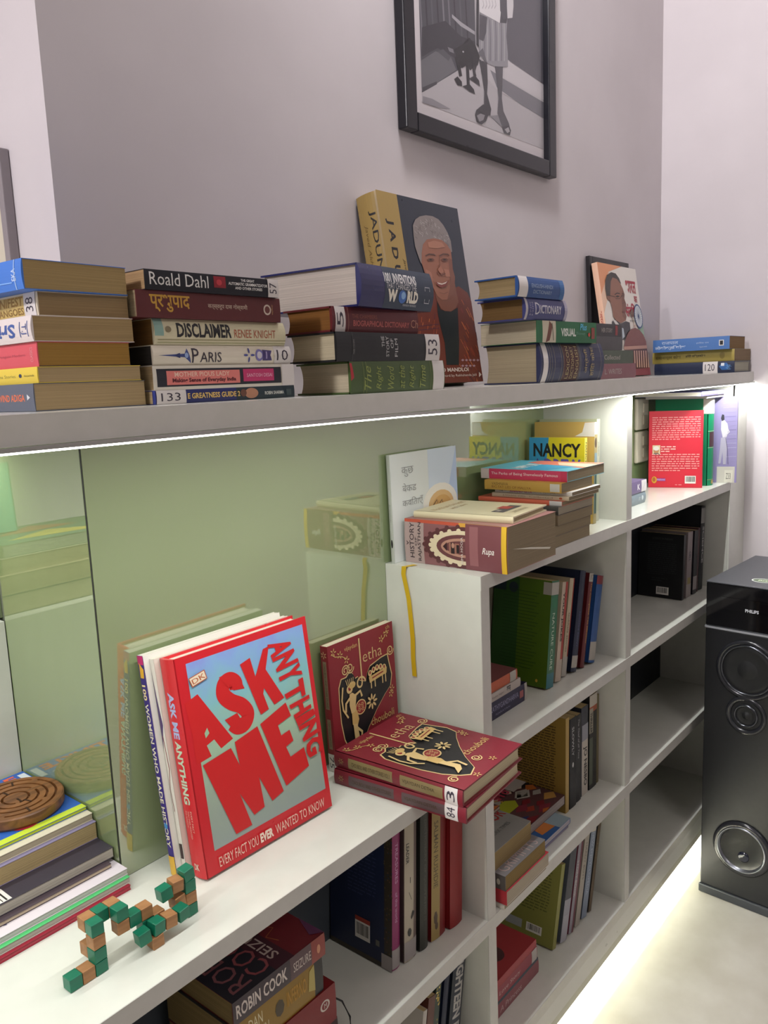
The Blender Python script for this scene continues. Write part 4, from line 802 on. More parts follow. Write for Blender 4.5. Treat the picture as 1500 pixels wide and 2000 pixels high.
# ============================================================ raised shelf, left cell: the big yellow-edged history and its neighbours
s = Stack(Z2+.0003)
b = s.add('very thick paperback about the history of Rajasthan with yellow ribbon, jutting over the raised shelf edge', 990, 1030, -.027, yaw=-1, x0=1.0075, L=.158, Dp=.190, spine='L', head='B', cov='#a87a76', spine_c=None, pages='#8f8068', bulge=.002) if 0 else \
    s.add('very thick history of Rajasthan paperback with yellow edge, jutting over the raised shelf', 990, 1030, -.027, x0=1.0075, yaw=1.2, L=.156, Dp=.186, spine='L', head='B', cov='#a67672', pages='#8f8068', bulge=.002)
raj = b
p = b.on('spine'); p.rect(0, 0, .2, 1, '#b39c98'); p.rect(.2, 0, 1, 1, '#8d5c5f'); p.rect(.0, .93, .55, 1, '#c4553f'); p.rect(.55, .9, .95, 1, '#d9a243'); p.rect(.955, 0, 1, 1, '#dcb22e')
p.text('A', .02, .4, .045, .5, '#3a2f38', -90); p.text('HISTORY', .055, .12, .10, .92, '#3a2f38', 90); p.text('OF', .11, .4, .13, .6, '#3a2f38', 90); p.text('RAJASTHAN', .14, .06, .18, .94, '#3a2f38', 90)
for rx, ry, c in ((.39, .46, '#5f3438'), (.325, .375, '#e0cfb0'), (.265, .29, '#6d3f42'), (.22, .21, '#b98a78'), (.185, .15, '#6d3f42')):
    p.ell(.60, .46, rx, ry, c, 28)
    if rx in (.39, .325):
        for i in range(5, 17): a = 2*math.pi*i/22; p.ell(.60+rx*math.cos(a), .46+ry*math.sin(a), .022, .05, c, 10, 0, False)
        p.k += 1
p.rect(.46, .33, .56, .55, '#9c6a5c'); p.poly([(.40, .46), (.44, .56), (.44, .36)], '#3a2026'); p.rect(.48, .32, .515, .56, '#2c1f24'); p.ell(.50, .5, .014, .06, '#b98a78'); p.rect(.535, .34, .56, .52, '#2c1f24'); p.rect(.62, .0, .955, 1, '#7a454b'); p.rect(.66, .1, .74, .95, '#955f63')
p.rect(.955, 0, 1, 1, '#dcb22e')
p.text('RIMA HOOJA', .575, .12, .605, .7, '#ded2cc', 90); p.text('Rupa', .78, .34, .89, .52, '#ece4de', 0, .01, .3); p.build('spine_print', b.root)
# yellow ribbon hanging down the white side
mb = MB(); ym = M('#d8b322', .35); pts = [(.128, .9685, .9895), (.139, .9672, .974), (.141, .955, .9745), (.137, .935, .9752), (.133, .915, .9755), (.130, .88, .9757), (.128, .85, .9757), (.1285, .82, .9756), (.127, .79, .9757)]
pts = [(y, z, x) for y, z, x in pts]
w = .0042
for k in range(len(pts)-1):
    (y0, z0, x0), (y1, z1, x1) = pts[k], pts[k+1]
    for sx in (0, .0004):
        mb.poly([(x0-sx, y0-w, z0), (x0-sx, y0+w, z0), (x1-sx, y1+w, z1), (x1-sx, y1-w, z1)][::1 if sx else -1], ym)
    mb.poly([(x0, y0-w, z0), (x1, y1-w, z1), (x1-.0004, y1-w, z1), (x0-.0004, y0-w, z0)], ym); mb.poly([(x0, y0+w, z0), (x0-.0004, y0+w, z0), (x1-.0004, y1+w, z1), (x1, y1+w, z1)], ym)
o = mb.build('ribbon_bookmark', None); bpy.context.view_layer.update(); o.parent = raj.root; o.matrix_parent_inverse = raj.root.matrix_world.inverted()
mb = MB(); mb.box((.05, .0, -.0006), (.0506, .06, .0), M('#ded8cc')); 
pm = Print(lambda u, v, e: (.0005-e if 0 else -.0004-e, u, v), raj.W, raj.T); pm.poly([(.10, .50), (.85, .80), (.88, .77), (.45, .60)], '#d9d3c4'); pm.build('loose_page_edge', raj.root)
b = s.add('cream hardback poetry book lying on top of the very thick history paperback', 1000, 0, -.022, x0=1.034, yaw=6, L=.128, Dp=.172, T=.0105, spine='L', head='B', cov='#ded3b0', pages='#b8aa88', hard=True)
p = Print(lambda u, v, e: (u, v if 0 else b.W-v, -e) if 0 else (b.H-u*1, v, -e), b.H, b.W)
p = b.on('front'); p.text('Words are the heart', .1, .80, .9, .88, '#b08a4a', 0, .0, .3); p.text('with love', .3, .70, .7, .76, '#b08a4a', 0, 0, .3); p.rect(.25, .18, .8, .30, '#5c5a5c'); p.rect(.5, .22, .7, .34, '#b8524a'); p.rect(.3, .24, .4, .28, '#a9a49a'); p.text('LAXMI NARAYAN', .3, .08, .7, .13, '#8a7a5a'); p.build('front_cover_print', b.root)
b = stand('white Hindi poetry paperback standing in the left corner of the raised shelf', (.984, .1655, Z2), .172, .183, .0065, 'C', tilt=1.2, cov='#dfe4e2', spine='#b9bdb4', pages='#e3ddd0')
p = b.on('front'); p.rect(.55, .35, 1, 1, '#d3dfee'); p.poly([(.75, .3), (1, .3), (1, 1)], '#bccfec'); p.ell(.72, .46, .27, .2, '#f0ece2'); p.ell(.73, .44, .20, .15, '#dcb884'); p.ell(.74, .43, .15, .11, '#d0a468'); p.line([(.6, .45), (.66, .5), (.68, .44), (.74, .49), (.76, .44)], .0016, '#3a3434')
p.text('कुछ', .16, .78, .33, .87, '#8b8b8b', 0, -.01); p.text('बेकड', .16, .64, .36, .72, '#8b8b8b', 0, -.01); p.text('कविताएँ', .15, .49, .45, .58, '#8b8b8b', 0, -.01); p.build('front_cover_print', b.root)
p = b.on('spine'); p.text('कविताएँ', .45, .3, .62, .7, '#8a8c84', 180); p.ell(.82, .5, .04, .3, '#2b2a28'); p.build('spine_print', b.root)
g = 'books in the tall stack on the raised shelf'
s = Stack(Z2+.0003)
def gb(lab, x0, xr, y0, z, ul, c, pg='#8f8168', **k):
    return s.add(lab, 0, 0, y0, x0=x0, L=xr-x0, Dp=k.pop('Dp', .15), T=z-s.z, cov=c, pages=pg, spine='L', head='B', group=g, **k)
gb('wide brown-paged book at the bottom of the tall stack on the raised shelf', 1.20, 1.336, -.0, .987, 0, '#6d5f50')
gb('brown-paged book second from the bottom of the tall raised-shelf stack', 1.205, 1.340, .0, 1.004, 0, '#75664f')
gb('brown-paged book in the middle of the tall raised-shelf stack', 1.212, 1.343, -.002, 1.021, 0, '#7d6d58')
gb('thin grey-paged book above the middle of the tall raised-shelf stack', 1.215, 1.346, -.001, 1.0355, 0, '#4d4a46', '#a39a88')
b = gb('coral-spined book in the tall raised-shelf stack', 1.2245, 1.347, -.003, 1.0435, 0, '#dc6a4e', Dp=.165); tape(b, .86, 1)
b = gb('beige-spined booklet above the coral book in the tall raised-shelf stack', 1.234, 1.349, -.011, 1.0505, 0, '#c9b79c'); p = b.on('spine'); p.text('A THOUSAND WORDS', .15, .3, .45, .7, '#5f5042'); p.text('Collected', .5, .3, .8, .7, '#7d6d58'); p.ell(.9, .5, .02, .3, '#b0522f'); p.build('spine_print', b.root)
b = gb('white-spined booklet with pink title in the tall raised-shelf stack', 1.241, 1.352, -.013, 1.0575, 0, '#e2dcd6'); p = b.on('spine'); p.text('108', .06, .25, .11, .75, '#5a5a5a'); p.text('ANAND GITA', .2, .2, .5, .8, '#c2528a', 0, .03); p.text('S. NAGAR', .6, .3, .8, .7, '#8a8a8a'); p.build('spine_print', b.root)
b = gb('mustard-spined book below the pink one in the tall raised-shelf stack', 1.221, 1.338, -.004, 1.0745, 0, '#c79d48'); p = b.on('spine'); p.text('VAISHNAVA', .1, .5, .32, .8, '#6f5726'); p.text('BIG FAT LIES OF MALLYA', .1, .2, .62, .45, '#8a5a2a'); p.rect(.86, .1, .98, .9, '#cfc9be'); p.build('spine_print', b.root)
b = gb('pink-spined book with sky blue cover on top of the tall raised-shelf stack', 1.238, 1.382, -.006, 1.0925, 0, '#5fb6cf', Dp=.17); 
p = b.on('spine'); p.rect(0, 0, 1, 1, '#d33f66'); p.rect(0, 0, .1, 1, '#d9c8c6'); p.rect(.93, 0, 1, 1, '#c8355a'); p.text('The Perks of Being Shamelessly Famous', .13, .35, .9, .7, '#f3d6dc', 0, .01); p.build('spine_print', b.root)
p = b.on('front'); p.poly([(.4, 0), (1, 0), (1, .75), (.75, .8), (.45, .3)], '#df7f6c'); p.poly([(.5, .0), (.8, .0), (.9, .5), (.6, .35)], '#e9c6a8'); p.poly([(0, .3), (.5, .1), (.6, .5), (.2, .7)], '#3f9ec6'); p.text('HAPPY LIFE', .1, .55, .6, .7, '#e8f0f0', 0, .03); p.build('front_cover_print', b.root)
g = 'upright books at the right side of the raised shelf'
b = stand('yellow and sky blue paperback with big black capitals standing behind the tall stack', (1.415, .05, Z2), .166, .118, .0105, 'S', lean=2, cov='#e6da28', pages='#d9d0b8', group=g)
p = b.on('back'); p.rect(0, .0, .30, 1, '#3ca3d6'); p.poly([(.22, 0), (.36, 1), (.30, 1), (.0, 1), (.0, 0)], '#3ca3d6'); p.text('NANCY', .08, .775, .93, .935, '#1c1c1e', 0, .03); p.text('DREW', .28, .60, .93, .755, '#6a63b8', 0, .03); p.poly([(.03, .6), (.16, .76), (.24, .62)], '#5a3f9c'); p.text('The secret files', .1, .3, .8, .36, '#2a2a6a'); p.build('cover_print', b.root)
p = b.on('spine'); p.rect(0, 0, 1, 1, '#d8cc5a'); p.text('NANCY DREW', .05, .25, .5, .75, '#2a2a2a', 0, .02); p.build('spine_print', b.root)
b = stand('tan paperback with torn white label standing right of the yellow and blue one', (1.4395, .042, Z2), .194, .128, .013, 'S', lean=2, cov='#c9a95e', spine='#a99a6c', pages='#c9bb98', group=g)
p = b.on('back'); p.text('श्रीमद् कथा', .25, .80, .55, .825, '#6d5a2a'); p.text('प्रकाशन', .3, .74, .5, .755, '#6d5a2a'); p.poly([(.68, .86), (.80, .90), (.84, .995), (1, 1), (1, .86)], '#e0dcd4'); p.build('cover_print', b.root)
p = b.on('spine'); p.rect(0, 0, .12, 1, '#ded8cc'); p.ell(.2, .4, .05, .3, '#5a4a3a'); p.rect(.3, .1, .9, .9, '#8aa0a8'); p.rect(.5, .2, .9, .8, '#3c5a50'); p.build('spine_print', b.root)
b = stand('pale green worn book standing nearest the upright on the raised shelf', (1.466, .050, Z2), .198, .124, .015, 'S', lean=2, cov='#c3c8a8', spine='#c9c9b3', pages='#d6d0ba', group=g)
p = b.on('spine'); p.text('संस्कृति', .2, .3, .36, .7, '#7d8470', 180); p.rect(.45, .15, .9, .85, '#b9bfa6'); p.build('spine_print', b.root)
# ============================================================ raised shelf, right cell
b = stand('red paperback with white text back cover and small portrait in the right-hand top cell', (1.964, .1435, Z2), .187, .1245, .008, 'K', yaw=-72.3, tilt=1.5, cov='#d5283c', pages='#e0d6c2')
p = b.on('back'); p.lines(.06, .62, .95, .93, 11, '#ee9a98', .42, 2); p.rect(.07, .425, .215, .555, '#d9c9a4'); p.ell(.14, .49, .05, .05, '#c08a60'); p.ell(.14, .515, .055, .03, '#e6e0da'); p.poly([(.07, .425), (.10, .455), (.18, .455), (.215, .425)], '#6f6a64'); p.lines(.23, .46, .5, .55, 3, '#f3b3ae', .5, 5); p.lines(.06, .21, .94, .45, 8, '#ee9a98', .42, 9)
p.ell(.11, .10, .05, .045, '#d9a032'); p.ell(.105, .105, .03, .03, '#b3642c'); p.rect(.16, .085, .32, .12, '#9c4fa0'); p.text('Rajkamal', .17, .09, .31, .115, '#e3c3e0'); p.barcode(.68, .055, .88, .155, 3); p.lines(.5, .03, .7, .045, 1, '#f3b3ae'); p.build('back_cover_print', b.root)
b = stand('tall green hardcover standing behind the red paperback', (2.042, .020, Z2), .2125, .138, .036, 'S', lean=0, cov='#12875c', pages='#c9c2ae', hard=True, bulge=.007)
tape(b, 0, .17, '', c='#dcdcd4'); p = b.on('spine'); p.rect(.38, .1, .55, .9, '#4a2f38'); p.line([(.37, 0), (.37, 1)], .001, '#b9c9a8'); p.line([(.56, 0), (.56, 1)], .001, '#b9c9a8'); p.line([(.93, 0), (.93, 1)], .001, '#b9b27a'); p.rect(.94, .3, .98, .7, '#b9a25a'); p.build('spine_print', b.root)
p = b.on('back'); p.rect(.86, .83, 1, .999, '#dcdcd4'); p.build('paper_label', b.root)
b = stand('lavender book with a printed standing figure at the right end of the top cell', (2.0805, .1255, Z2), .2142, .1505, .010, 'K', yaw=-73.6, cov='#948bb8', pages='#d0cbc0')
p = b.on('back'); t = tracer(b, 'back', 1200, 740, 4.347); r_ = random.Random(2)
p.poly(t((870, 745), (1022, 745), (1015, 890), (865, 885)), '#cdc8be'); p.poly(t((935, 775), (1005, 775), (1000, 880), (930, 875)), '#ddd9cc'); p.text('Z33', 0, 0, 1, 1, '#6a6a62', quad=tuple(t((945, 850), (985, 850), (987, 800), (947, 800))))
for i in range(15): y = 170+38*i; p.line(t((925, y), (1035, y-6)), .0011, r_.choice(['#aaa3c8', '#7f78a6', '#9a93be', '#b5afd0']), False)
p.k += 1
p.poly(t((905, 335), (915, 300), (932, 305), (935, 345), (915, 360)), '#34323e'); p.poly(t((908, 360), (935, 350), (960, 380), (968, 430), (955, 490), (920, 500), (905, 430)), '#d5d1da')
p.poly(t((905, 500), (950, 490), (955, 600), (945, 725), (922, 725), (918, 620), (900, 720), (882, 720), (895, 600)), '#b3aec2'); p.line(t((945, 500), (960, 600), (965, 725)), .0012, '#5f5a78'); p.line(t((940, 380), (975, 450), (940, 485)), .003, '#cfcad6'); p.build('back_cover_print', b.root)
g = 'books lying on top of the upright ones in the right-hand top cell'
s = Stack(Z2+.2155)
b = s.add('white-edged booklet squeezed under the top board above the green book', 0, 0, .012, x0=1.985, L=.13, Dp=.15, T=.007, spine='F', head='L', cov='#c9c3c6', pages='#d9d3c6', group=g)
b = s.add('purple booklet with orange drawing squeezed under the top board', 0, 0, .006, x0=1.93, L=.185, Dp=.16, T=.010, spine='F', head='L', cov='#5a5590', pages='#cfc8bc', group=g)
p = b.on('spine'); p.rect(.62, .1, 1, .9, '#dccbc2'); p.line([(.65, .2), (.8, .8), (.9, .3), (.98, .7)], .001, '#c25a3a'); p.build('spine_print', b.root)
g = 'small books lying behind the upright in the right-hand top cell'
s = Stack(Z2+.0003)
b = s.add('grey-blue small book at the bottom of the pair in the right-hand top cell', 0, 0, .058, x0=1.60, L=.136, Dp=.11, T=.026, spine='F', head='L', cov='#7b8a94', pages='#c9c3b6', group=g, bulge=.003)
p = b.on('spine'); p.ell(.86, .5, .035, .2, '#c9d3d8'); p.text('अंग', .7, .3, .78, .7, '#c9d3d8'); p.build('spine_print', b.root)
b = s.add('white and purple small book on the grey-blue one in the right-hand top cell', 0, 0, .058, x0=1.60, L=.139, Dp=.11, T=.025, spine='F', head='L', cov='#6f5f88', pages='#d9d3c6', group=g)
p = b.on('spine'); p.rect(.8, 0, 1, 1, '#ddd9da'); p.text('K', .64, .25, .74, .75, '#e6e0ea', 0, .03); p.line([(.85, .2), (.95, .8)], .0006, '#8a8a8a'); p.build('spine_print', b.root)
for z0, lab in ((1.108, 'upper cream wall switch plate at the back of the right-hand top cell'), (1.026, 'lower cream wall switch plate at the back of the right-hand top cell')):
    r = tag(empty('switch_plate', loc=(1.958, D-.0102, z0)), lab, 'switch', 'cream switch plates')
    cr = M('#cfc6b4', .4); mb = MB(); mb.box((0, 0, 0), (.072, .010, .078), cr); mb.build('plate', r, .004)
    for q in (0, 1): mb = MB(); mb.box((.032, -.003, .012+.03*q), (.058, .001, .036+.03*q), M('#c3b9a6', .4)); mb.build('rocker', r, .002)
# ============================================================ cells below the raised shelf
def up(lab, x, y, z, H, W, T, lean, c, g, sp=None, pg=PG, hard=False, **k):
    return stand(lab, (x, y, z), H, W, T, 'S', lean=lean, cov=c, spine=sp, pages=pg, hard=hard, group=g, **k)
g = 'books in the upper middle cell'
b = up('large green nature cure paperback leaning in the upper middle cell', 1.262, .05, ZC, .197, .121, .027, 8, '#4c6a12', g, '#2f6a4a')
p = b.on('back'); p.rect(0, 0, .45, 1, '#2c5424'); p.rect(0, .86, .22, .995, '#1c3038'); p.ell(.35, .9, .08, .05, '#23343a')
for i in range(24): p.line([(.18, .88-.031*i), (.80-.04*(i % 3), .87-.031*i)], .0009, '#1f4418', False)
p.k += 1; p.ell(.83, .06, .02, .015, '#c9a23a'); p.build('back_cover_print', b.root)
p = b.on('spine'); p.text('NATURE CURE', .30, .3, .83, .62, '#c3d0bc'); p.rect(.86, 0, 1, 1, '#2f6f78'); p.rect(.14, .2, .25, .8, '#27704c'); p.build('spine_print', b.root); tape(b, .015, .13, '', c='#a9a49a')
p = b.on('back'); p.rect(.86, .87, 1, .985, '#a9a49a'); p.build('paper_label', b.root)
b = up('cream and red joke book leaning in the upper middle cell', 1.302, .053, ZC, .186, .112, .022, 10.5, '#b9a894', g)
p = b.on('spine'); p.rect(0, .55, 1, 1, '#a3342c'); p.text('YOUR JOKES', .1, .15, .6, .55, '#2a2422', 0, .03); p.rect(.78, 0, 1, 1, '#b3a594'); p.build('spine_print', b.root)
b = up('red-edged cream hardcover leaning in the upper middle cell', 1.333, .055, ZC, .186, .112, .02, 12, '#b3a48a', g, hard=True)
p = b.on('spine'); p.rect(0, .6, 1, 1, '#9c3020'); p.text('Gokhale Stories', .35, .2, .75, .45, '#5a4a3a'); p.rect(.8, 0, 1, 1, '#a9a49a'); p.build('spine_print', b.root)
b = up('navy hardcover leaning in the upper middle cell', 1.362, .05, ZC, .194, .118, .024, 13, '#16203a', g, hard=True)
p = b.on('spine'); p.text('Selected Essays', .4, .3, .75, .6, '#5a5a8a'); p.build('spine_print', b.root); tape(b, .84, .96, c='#a9a49a')
b = up('dark red slim hardcover leaning in the upper middle cell', 1.395, .047, ZC, .184, .12, .018, 13.5, '#5d1a1c', g, hard=True)
p = b.on('spine'); p.text('The Complete Yes Minister', .1, .3, .75, .7, '#b38a4a', 0, .02); p.build('spine_print', b.root); tape(b, 0, .09, '17', c='#a9a49a', rot=90)
b = up('blue hardcover with white base label leaning in the upper middle cell', 1.4225, .043, ZC, .172, .12, .028, 14, '#24508c', g, hard=True)
p = b.on('spine'); p.rect(0, .0, .1, 1, '#7d2a33'); p.build('spine_print', b.root); tape(b, .76, .97, c='#a9a49a')
g = 'books lying at the left of the upper middle cell'
s = Stack(ZC+.0003)
b = s.add('dark purple book lying at the bottom left of the upper middle cell', 0, 0, .06, x0=1.004, L=.206, Dp=.11, T=.032, spine='F', head='L', cov='#23203f', pages=PG, group=g)
p = b.on('spine'); p.text('KATHYGANDHARVA', .42, .45, .86, .75, '#8d8aa8', 0, .01); p.text('NARAYAN', .5, .18, .72, .3, '#8d8aa8'); p.rect(.88, .3, .94, .7, '#a35a5a'); p.build('spine_print', b.root); tape(b, .96, 1, c='#a9a49a')
b = s.add('white-spined thin book in the lying pile of the upper middle cell', 0, 0, .06, x0=1.004, L=.185, Dp=.11, T=.015, spine='F', head='L', cov='#b3a8a0', pages=PG, group=g)
p = b.on('spine'); p.text('वन', .75, .2, .82, .85, '#2a2a2a', 0, .03); p.text('Katha Sagar', .5, .3, .7, .6, '#6d5a5a'); p.build('spine_print', b.root)
b = s.add('orange-spined book on top of the lying pile in the upper middle cell', 0, 0, .062, x0=1.004, L=.178, Dp=.11, T=.018, spine='F', head='L', cov='#b5522c', pages=PG, group=g)
p = b.on('front'); p.rect(0, 0, 1, 1, '#7d4a4a'); p.build('front_cover_print', b.root); tape(b, .86, .97, c='#a9a49a')
g = 'books in the middle cell of the second row'
b = up('large tan book with text-covered back standing in the second-row middle cell', 1.335, .05, Z3, .192, .121, .014, 1, '#9a7c3a', g, '#a88c4c')
p = b.on('back'); p.lines(.12, .05, .82, .90, 30, '#4f3d1c', .4, 11); p.build('back_cover_print', b.root)
b = up('black paperback with white letters standing beside the tan book', 1.3525, .05, Z3, .184, .12, .027, 1, '#101116', g)
p = b.on('spine'); p.text('SLOWLY', .1, .3, .42, .6, '#c9c9c9'); p.ell(.52, .45, .03, .12, '#c9c9c9', 8); p.build('spine_print', b.root)
b = up('black paperback with small white script in the second-row middle cell', 1.382, .052, Z3, .180, .118, .022, 1, '#14161b', g)
p = b.on('spine'); p.text('The Thief of all Time', .05, .35, .5, .65, '#a9a9a9', 0, 0, .3); p.build('spine_print', b.root)
b = up('white-spined thriller with black lettering in the second-row middle cell', 1.409, .054, Z3, .186, .118, .03, 1, '#2c2f3a', g)
p = b.on('spine'); p.rect(.38, .1, 1, 1, '#b9b2a6'); p.text('JO NESBO', .45, .25, .9, .85, '#16161a', 0, .03); p.rect(.2, .1, .38, 1, '#8d8f98'); p.build('spine_print', b.root)
b = up('black and red book with wide white label in the second-row middle cell', 1.443, .053, Z3, .200, .118, .034, 1, '#1b1b1d', g)
p = b.on('spine'); p.rect(.12, .0, .18, 1, '#9c4a2a'); p.rect(.14, .0, .4, .45, '#9a9484'); p.rect(.45, 0, .95, .42, '#4f5648'); p.text('THRILLER', .18, .1, .4, .35, '#2a2a2a', 0, .03); p.build('spine_print', b.root); tape(b, 0, .12, c='#b9b2a6')
b = up('thin pink booklet standing at the end of the second-row middle cell', 1.4795, .055, Z3, .190, .118, .012, 1, '#a3525a', g, '#6a6040')
g = 'books lying in the left of the second-row middle cell'
s = Stack(Z3+.0003)
b = s.add('white paperback at the bottom of the pile with the predator thriller', 0, 0, -.006, x0=1.015, L=.139, Dp=.16, T=.008, spine='L', head='B', cov='#c9c2b6', pages='#a39682', group=g)
b = s.add('red-spined paperback second in the pile with the predator thriller', 0, 0, -.010, x0=1.0165, L=.139, Dp=.16, T=.024, spine='L', head='B', cov='#c9c2b6', spine_=0, pages='#b3a894', group=g) if 0 else s.add('red-spined paperback second in the pile with the predator thriller', 0, 0, -.010, x0=1.0165, L=.139, Dp=.16, T=.024, spine='L', head='B', cov='#b3303a', back='#c9c2b6', pages='#b3a894', group=g)
b = s.add('tan-paged thriller with dark spine below the predator thriller', 0, 0, -.008, x0=1.0165, L=.131, Dp=.16, T=.026, spine='L', head='B', cov='#5a5552', pages='#8a7448', group=g)
p = Print(lambda u, v, e, b=b: (b.H-v if 0 else v, u, -e), b.W, b.H); p = b.on('front'); p.rect(0, 0, 1, 1, '#7d7a7c'); p.text('GRIMMYS', .08, .03, .9, .16, '#b39a94', 0, -.01); p.build('front_cover_print', b.root)
p = b.on('spine'); p.ell(.92, .5, .02, .2, '#b9b2a6'); p.build('spine_print', b.root)
b = s.add('grey predator thriller with red title on top of the pile', 0, 0, .012, x0=1.010, L=.125, Dp=.155, T=.033, spine='L', head='B', cov='#8f8d88', pages='#97825a', group=g)
p = b.on('front'); p.text('PREDATOR', .02, .30, .98, .46, '#9c2a2a', 0, .02); p.text('PATRICIA', .05, .62, .9, .8, '#16161a', 0, .04); p.text('NEW YORK TIMES', .15, .16, .8, .21, '#5a5a5a'); p.build('front_cover_print', b.root)
def comic(b):
    p = b.on('front'); p.rect(0, 0, 1, 1, '#5a3a3c'); r_ = random.Random(6)
    for c in ('#9c3a2c', '#2c3a6a', '#b98a4a', '#7d2a3a', '#c9b9a4', '#1d1d22', '#b5622c', '#46306a', '#a9a39a', '#7a1f2a'):
        for q in range(4): x, y = r_.random(), r_.random(); a = r_.uniform(.05, .14); p.poly([(max(0, x-a), y), (x, max(0, y-a*.8)), (min(1, x+a), y), (x, min(1, y+a))], c, False)
        p.k += 1
    p.poly([(.42, .45), (.5, .58), (.72, .58), (.82, .45), (.72, .32), (.5, .32)], '#a3a82a'); p.text('2015', .2, .12, .55, .26, '#b3304a', 0, .04); p.text('YEARBOOK', .1, .02, .6, .1, '#b3304a', 0, .04); p.build('front_cover_print', b.root)
b = s.add('colourful yearbook lying across the back of the predator thriller', 0, 0, .075, x0=1.006, L=.132, Dp=.095, T=.006, spine='B', head='R', cov='#5a3a3c', pages='#a39682', name='comic_book', group=g); comic(b)
s = Stack(Z3+.0003)
g = 'blue and colourful books right of the predator thriller pile'
b = s.add('purple-lined white book under the blue one beside the predator pile', 0, 0, .024, x0=1.1585, L=.136, Dp=.135, T=.010, spine='R', head='F', cov='#b3aeb4', pages='#9a94a4', group=g)
b = s.add('blue and orange paperback beside the predator pile', 0, 0, .020, x0=1.1585, L=.1365, Dp=.14, T=.010, spine='R', head='F', cov='#2c5a94', pages='#b3aeb4', group=g)
p = b.on('back'); p.poly([(0, .3), (.3, .3), (.5, .7), (0, .7)], '#c97a3a'); p.poly([(.5, .0), (1, .0), (1, 1), (.6, 1)], '#8fa3ac'); p.build('back_cover_print', b.root)
p = b.on('front'); p.poly([(0, .55), (.5, .5), (.6, .9), (.1, .95)], '#c97a3a'); p.poly([(0, .0), (.35, .0), (.3, 1), (.0, 1)], '#8fa3ac'); p.text('Rabbit', .45, .1, .8, .2, '#b9c6d0'); p.build('front_cover_print', b.root)
b = s.add('colourful comic annual with white sticker lying on the blue paperback', 0, 0, .052, x0=1.159, L=.176, Dp=.12, T=.018, spine='R', head='F', cov='#4a3040', pages='#a39a94', name='comic_book', group=g); comic(b) if 0 else None
p = Print(lambda u, v, e, b=b: (u, b.W-v, b.T+e) if 0 else (u, v, -e), b.H, b.W)
b2 = b; p = b.on('back'); p.rect(0, 0, 1, 1, '#5a3a3c'); p.build('back_cover_print', b.root); comic(b); p = b.on('front'); p.k = 22; p.rect(0, .0, .28, .3, '#b5aca6'); p.build('paper_label', b.root)
g = 'books leaning in the bottom middle cell'
b = up('lime-yellow book with printed back leaning in the bottom middle cell', 1.277, .05, ZB, .163, .122, .015, 15, '#8c8c48', g)
p = b.on('back'); p.lines(.25, .35, .85, .95, 17, '#5d6030', .35, 21); p.rect(.12, .1, .42, .2, '#a9adb0'); p.barcode(.5, .1, .78, .2, 8); p.build('back_cover_print', b.root)
for i, (x, T, H, c, sc2, tx) in enumerate(((1.2995, .027, .182, '#4a505a', '#9a9aa4', 'dark grey paperback first beside the lime book'), (1.3345, .020, .180, '#7d3a4a', '#8f8a94', 'maroon-spined slim book in the bottom middle cell'), (1.362, .021, .184, '#8d867c', '#a39c90', 'beige-spined book in the bottom middle cell'),
        (1.3905, .024, .188, '#4a5462', '#7d8a9c', 'blue-grey book with white title in the bottom middle cell'), (1.4225, .014, .180, '#3d3a36', '#5a4a34', 'narrow dark brown book at the end of the bottom middle cell'))):
    b = up(tx, x, .045, ZB, H, .12, T, 15.5, c, g, sc2)
    p = b.on('spine')
    if i == 0: p.rect(0, 0, .55, 1, '#3c4048'); p.rect(.72, .1, 1, .9, '#a6a6ae')
    if i == 1: p.rect(0, .55, 1, 1, '#6a2a3a'); p.text('STORY BOOK', .2, .1, .6, .45, '#c9b9b4')
    if i == 2: p.text('HARDY BOYS', .1, .3, .5, .7, '#6a645c')
    if i == 3: p.text('NEW ENCYCLOPEDIA', .08, .3, .75, .65, '#b3bccb'); p.rect(0, .1, .07, .9, '#c9c4b6')
    if i == 4: p.text('Tales', .2, .3, .4, .6, '#8a7a54')
    p.build('spine_print', b.root)
g = 'red and pink books lying in the bottom middle cell'
s = Stack(ZB+.0003)
for lab, T, L, c, tx in (('salmon and grey book at the bottom of the pink pile in the bottom middle cell', .026, .21, '#8f5258', 'A Princess'), ('thin slate book in the pink pile of the bottom middle cell', .006, .208, '#3c4a54', ''), ('pink-spined book with white label in the bottom middle cell', .024, .205, '#8f3844', 'Love Story'), ('red-covered book on top of the pink pile in the bottom middle cell', .016, .202, '#9c3036', '')):
    b = s.add(lab, 0, 0, .045, x0=1.004, L=L, Dp=.11, T=T, spine='F', head='L', cov=c, pages='#8d7c58', group=g)
    if tx: p = b.on('spine'); p.text(tx, .35, .3, .7, .7, '#c9b0ac', 0, 0, .2); p.build('spine_print', b.root)
    if 'white label' in lab: tape(b, .9, .99, c='#b3aca6')
p = b.on('front'); p.ell(.4, .4, .2, .1, '#4a2a2e'); p.build('front_cover_print', b.root)
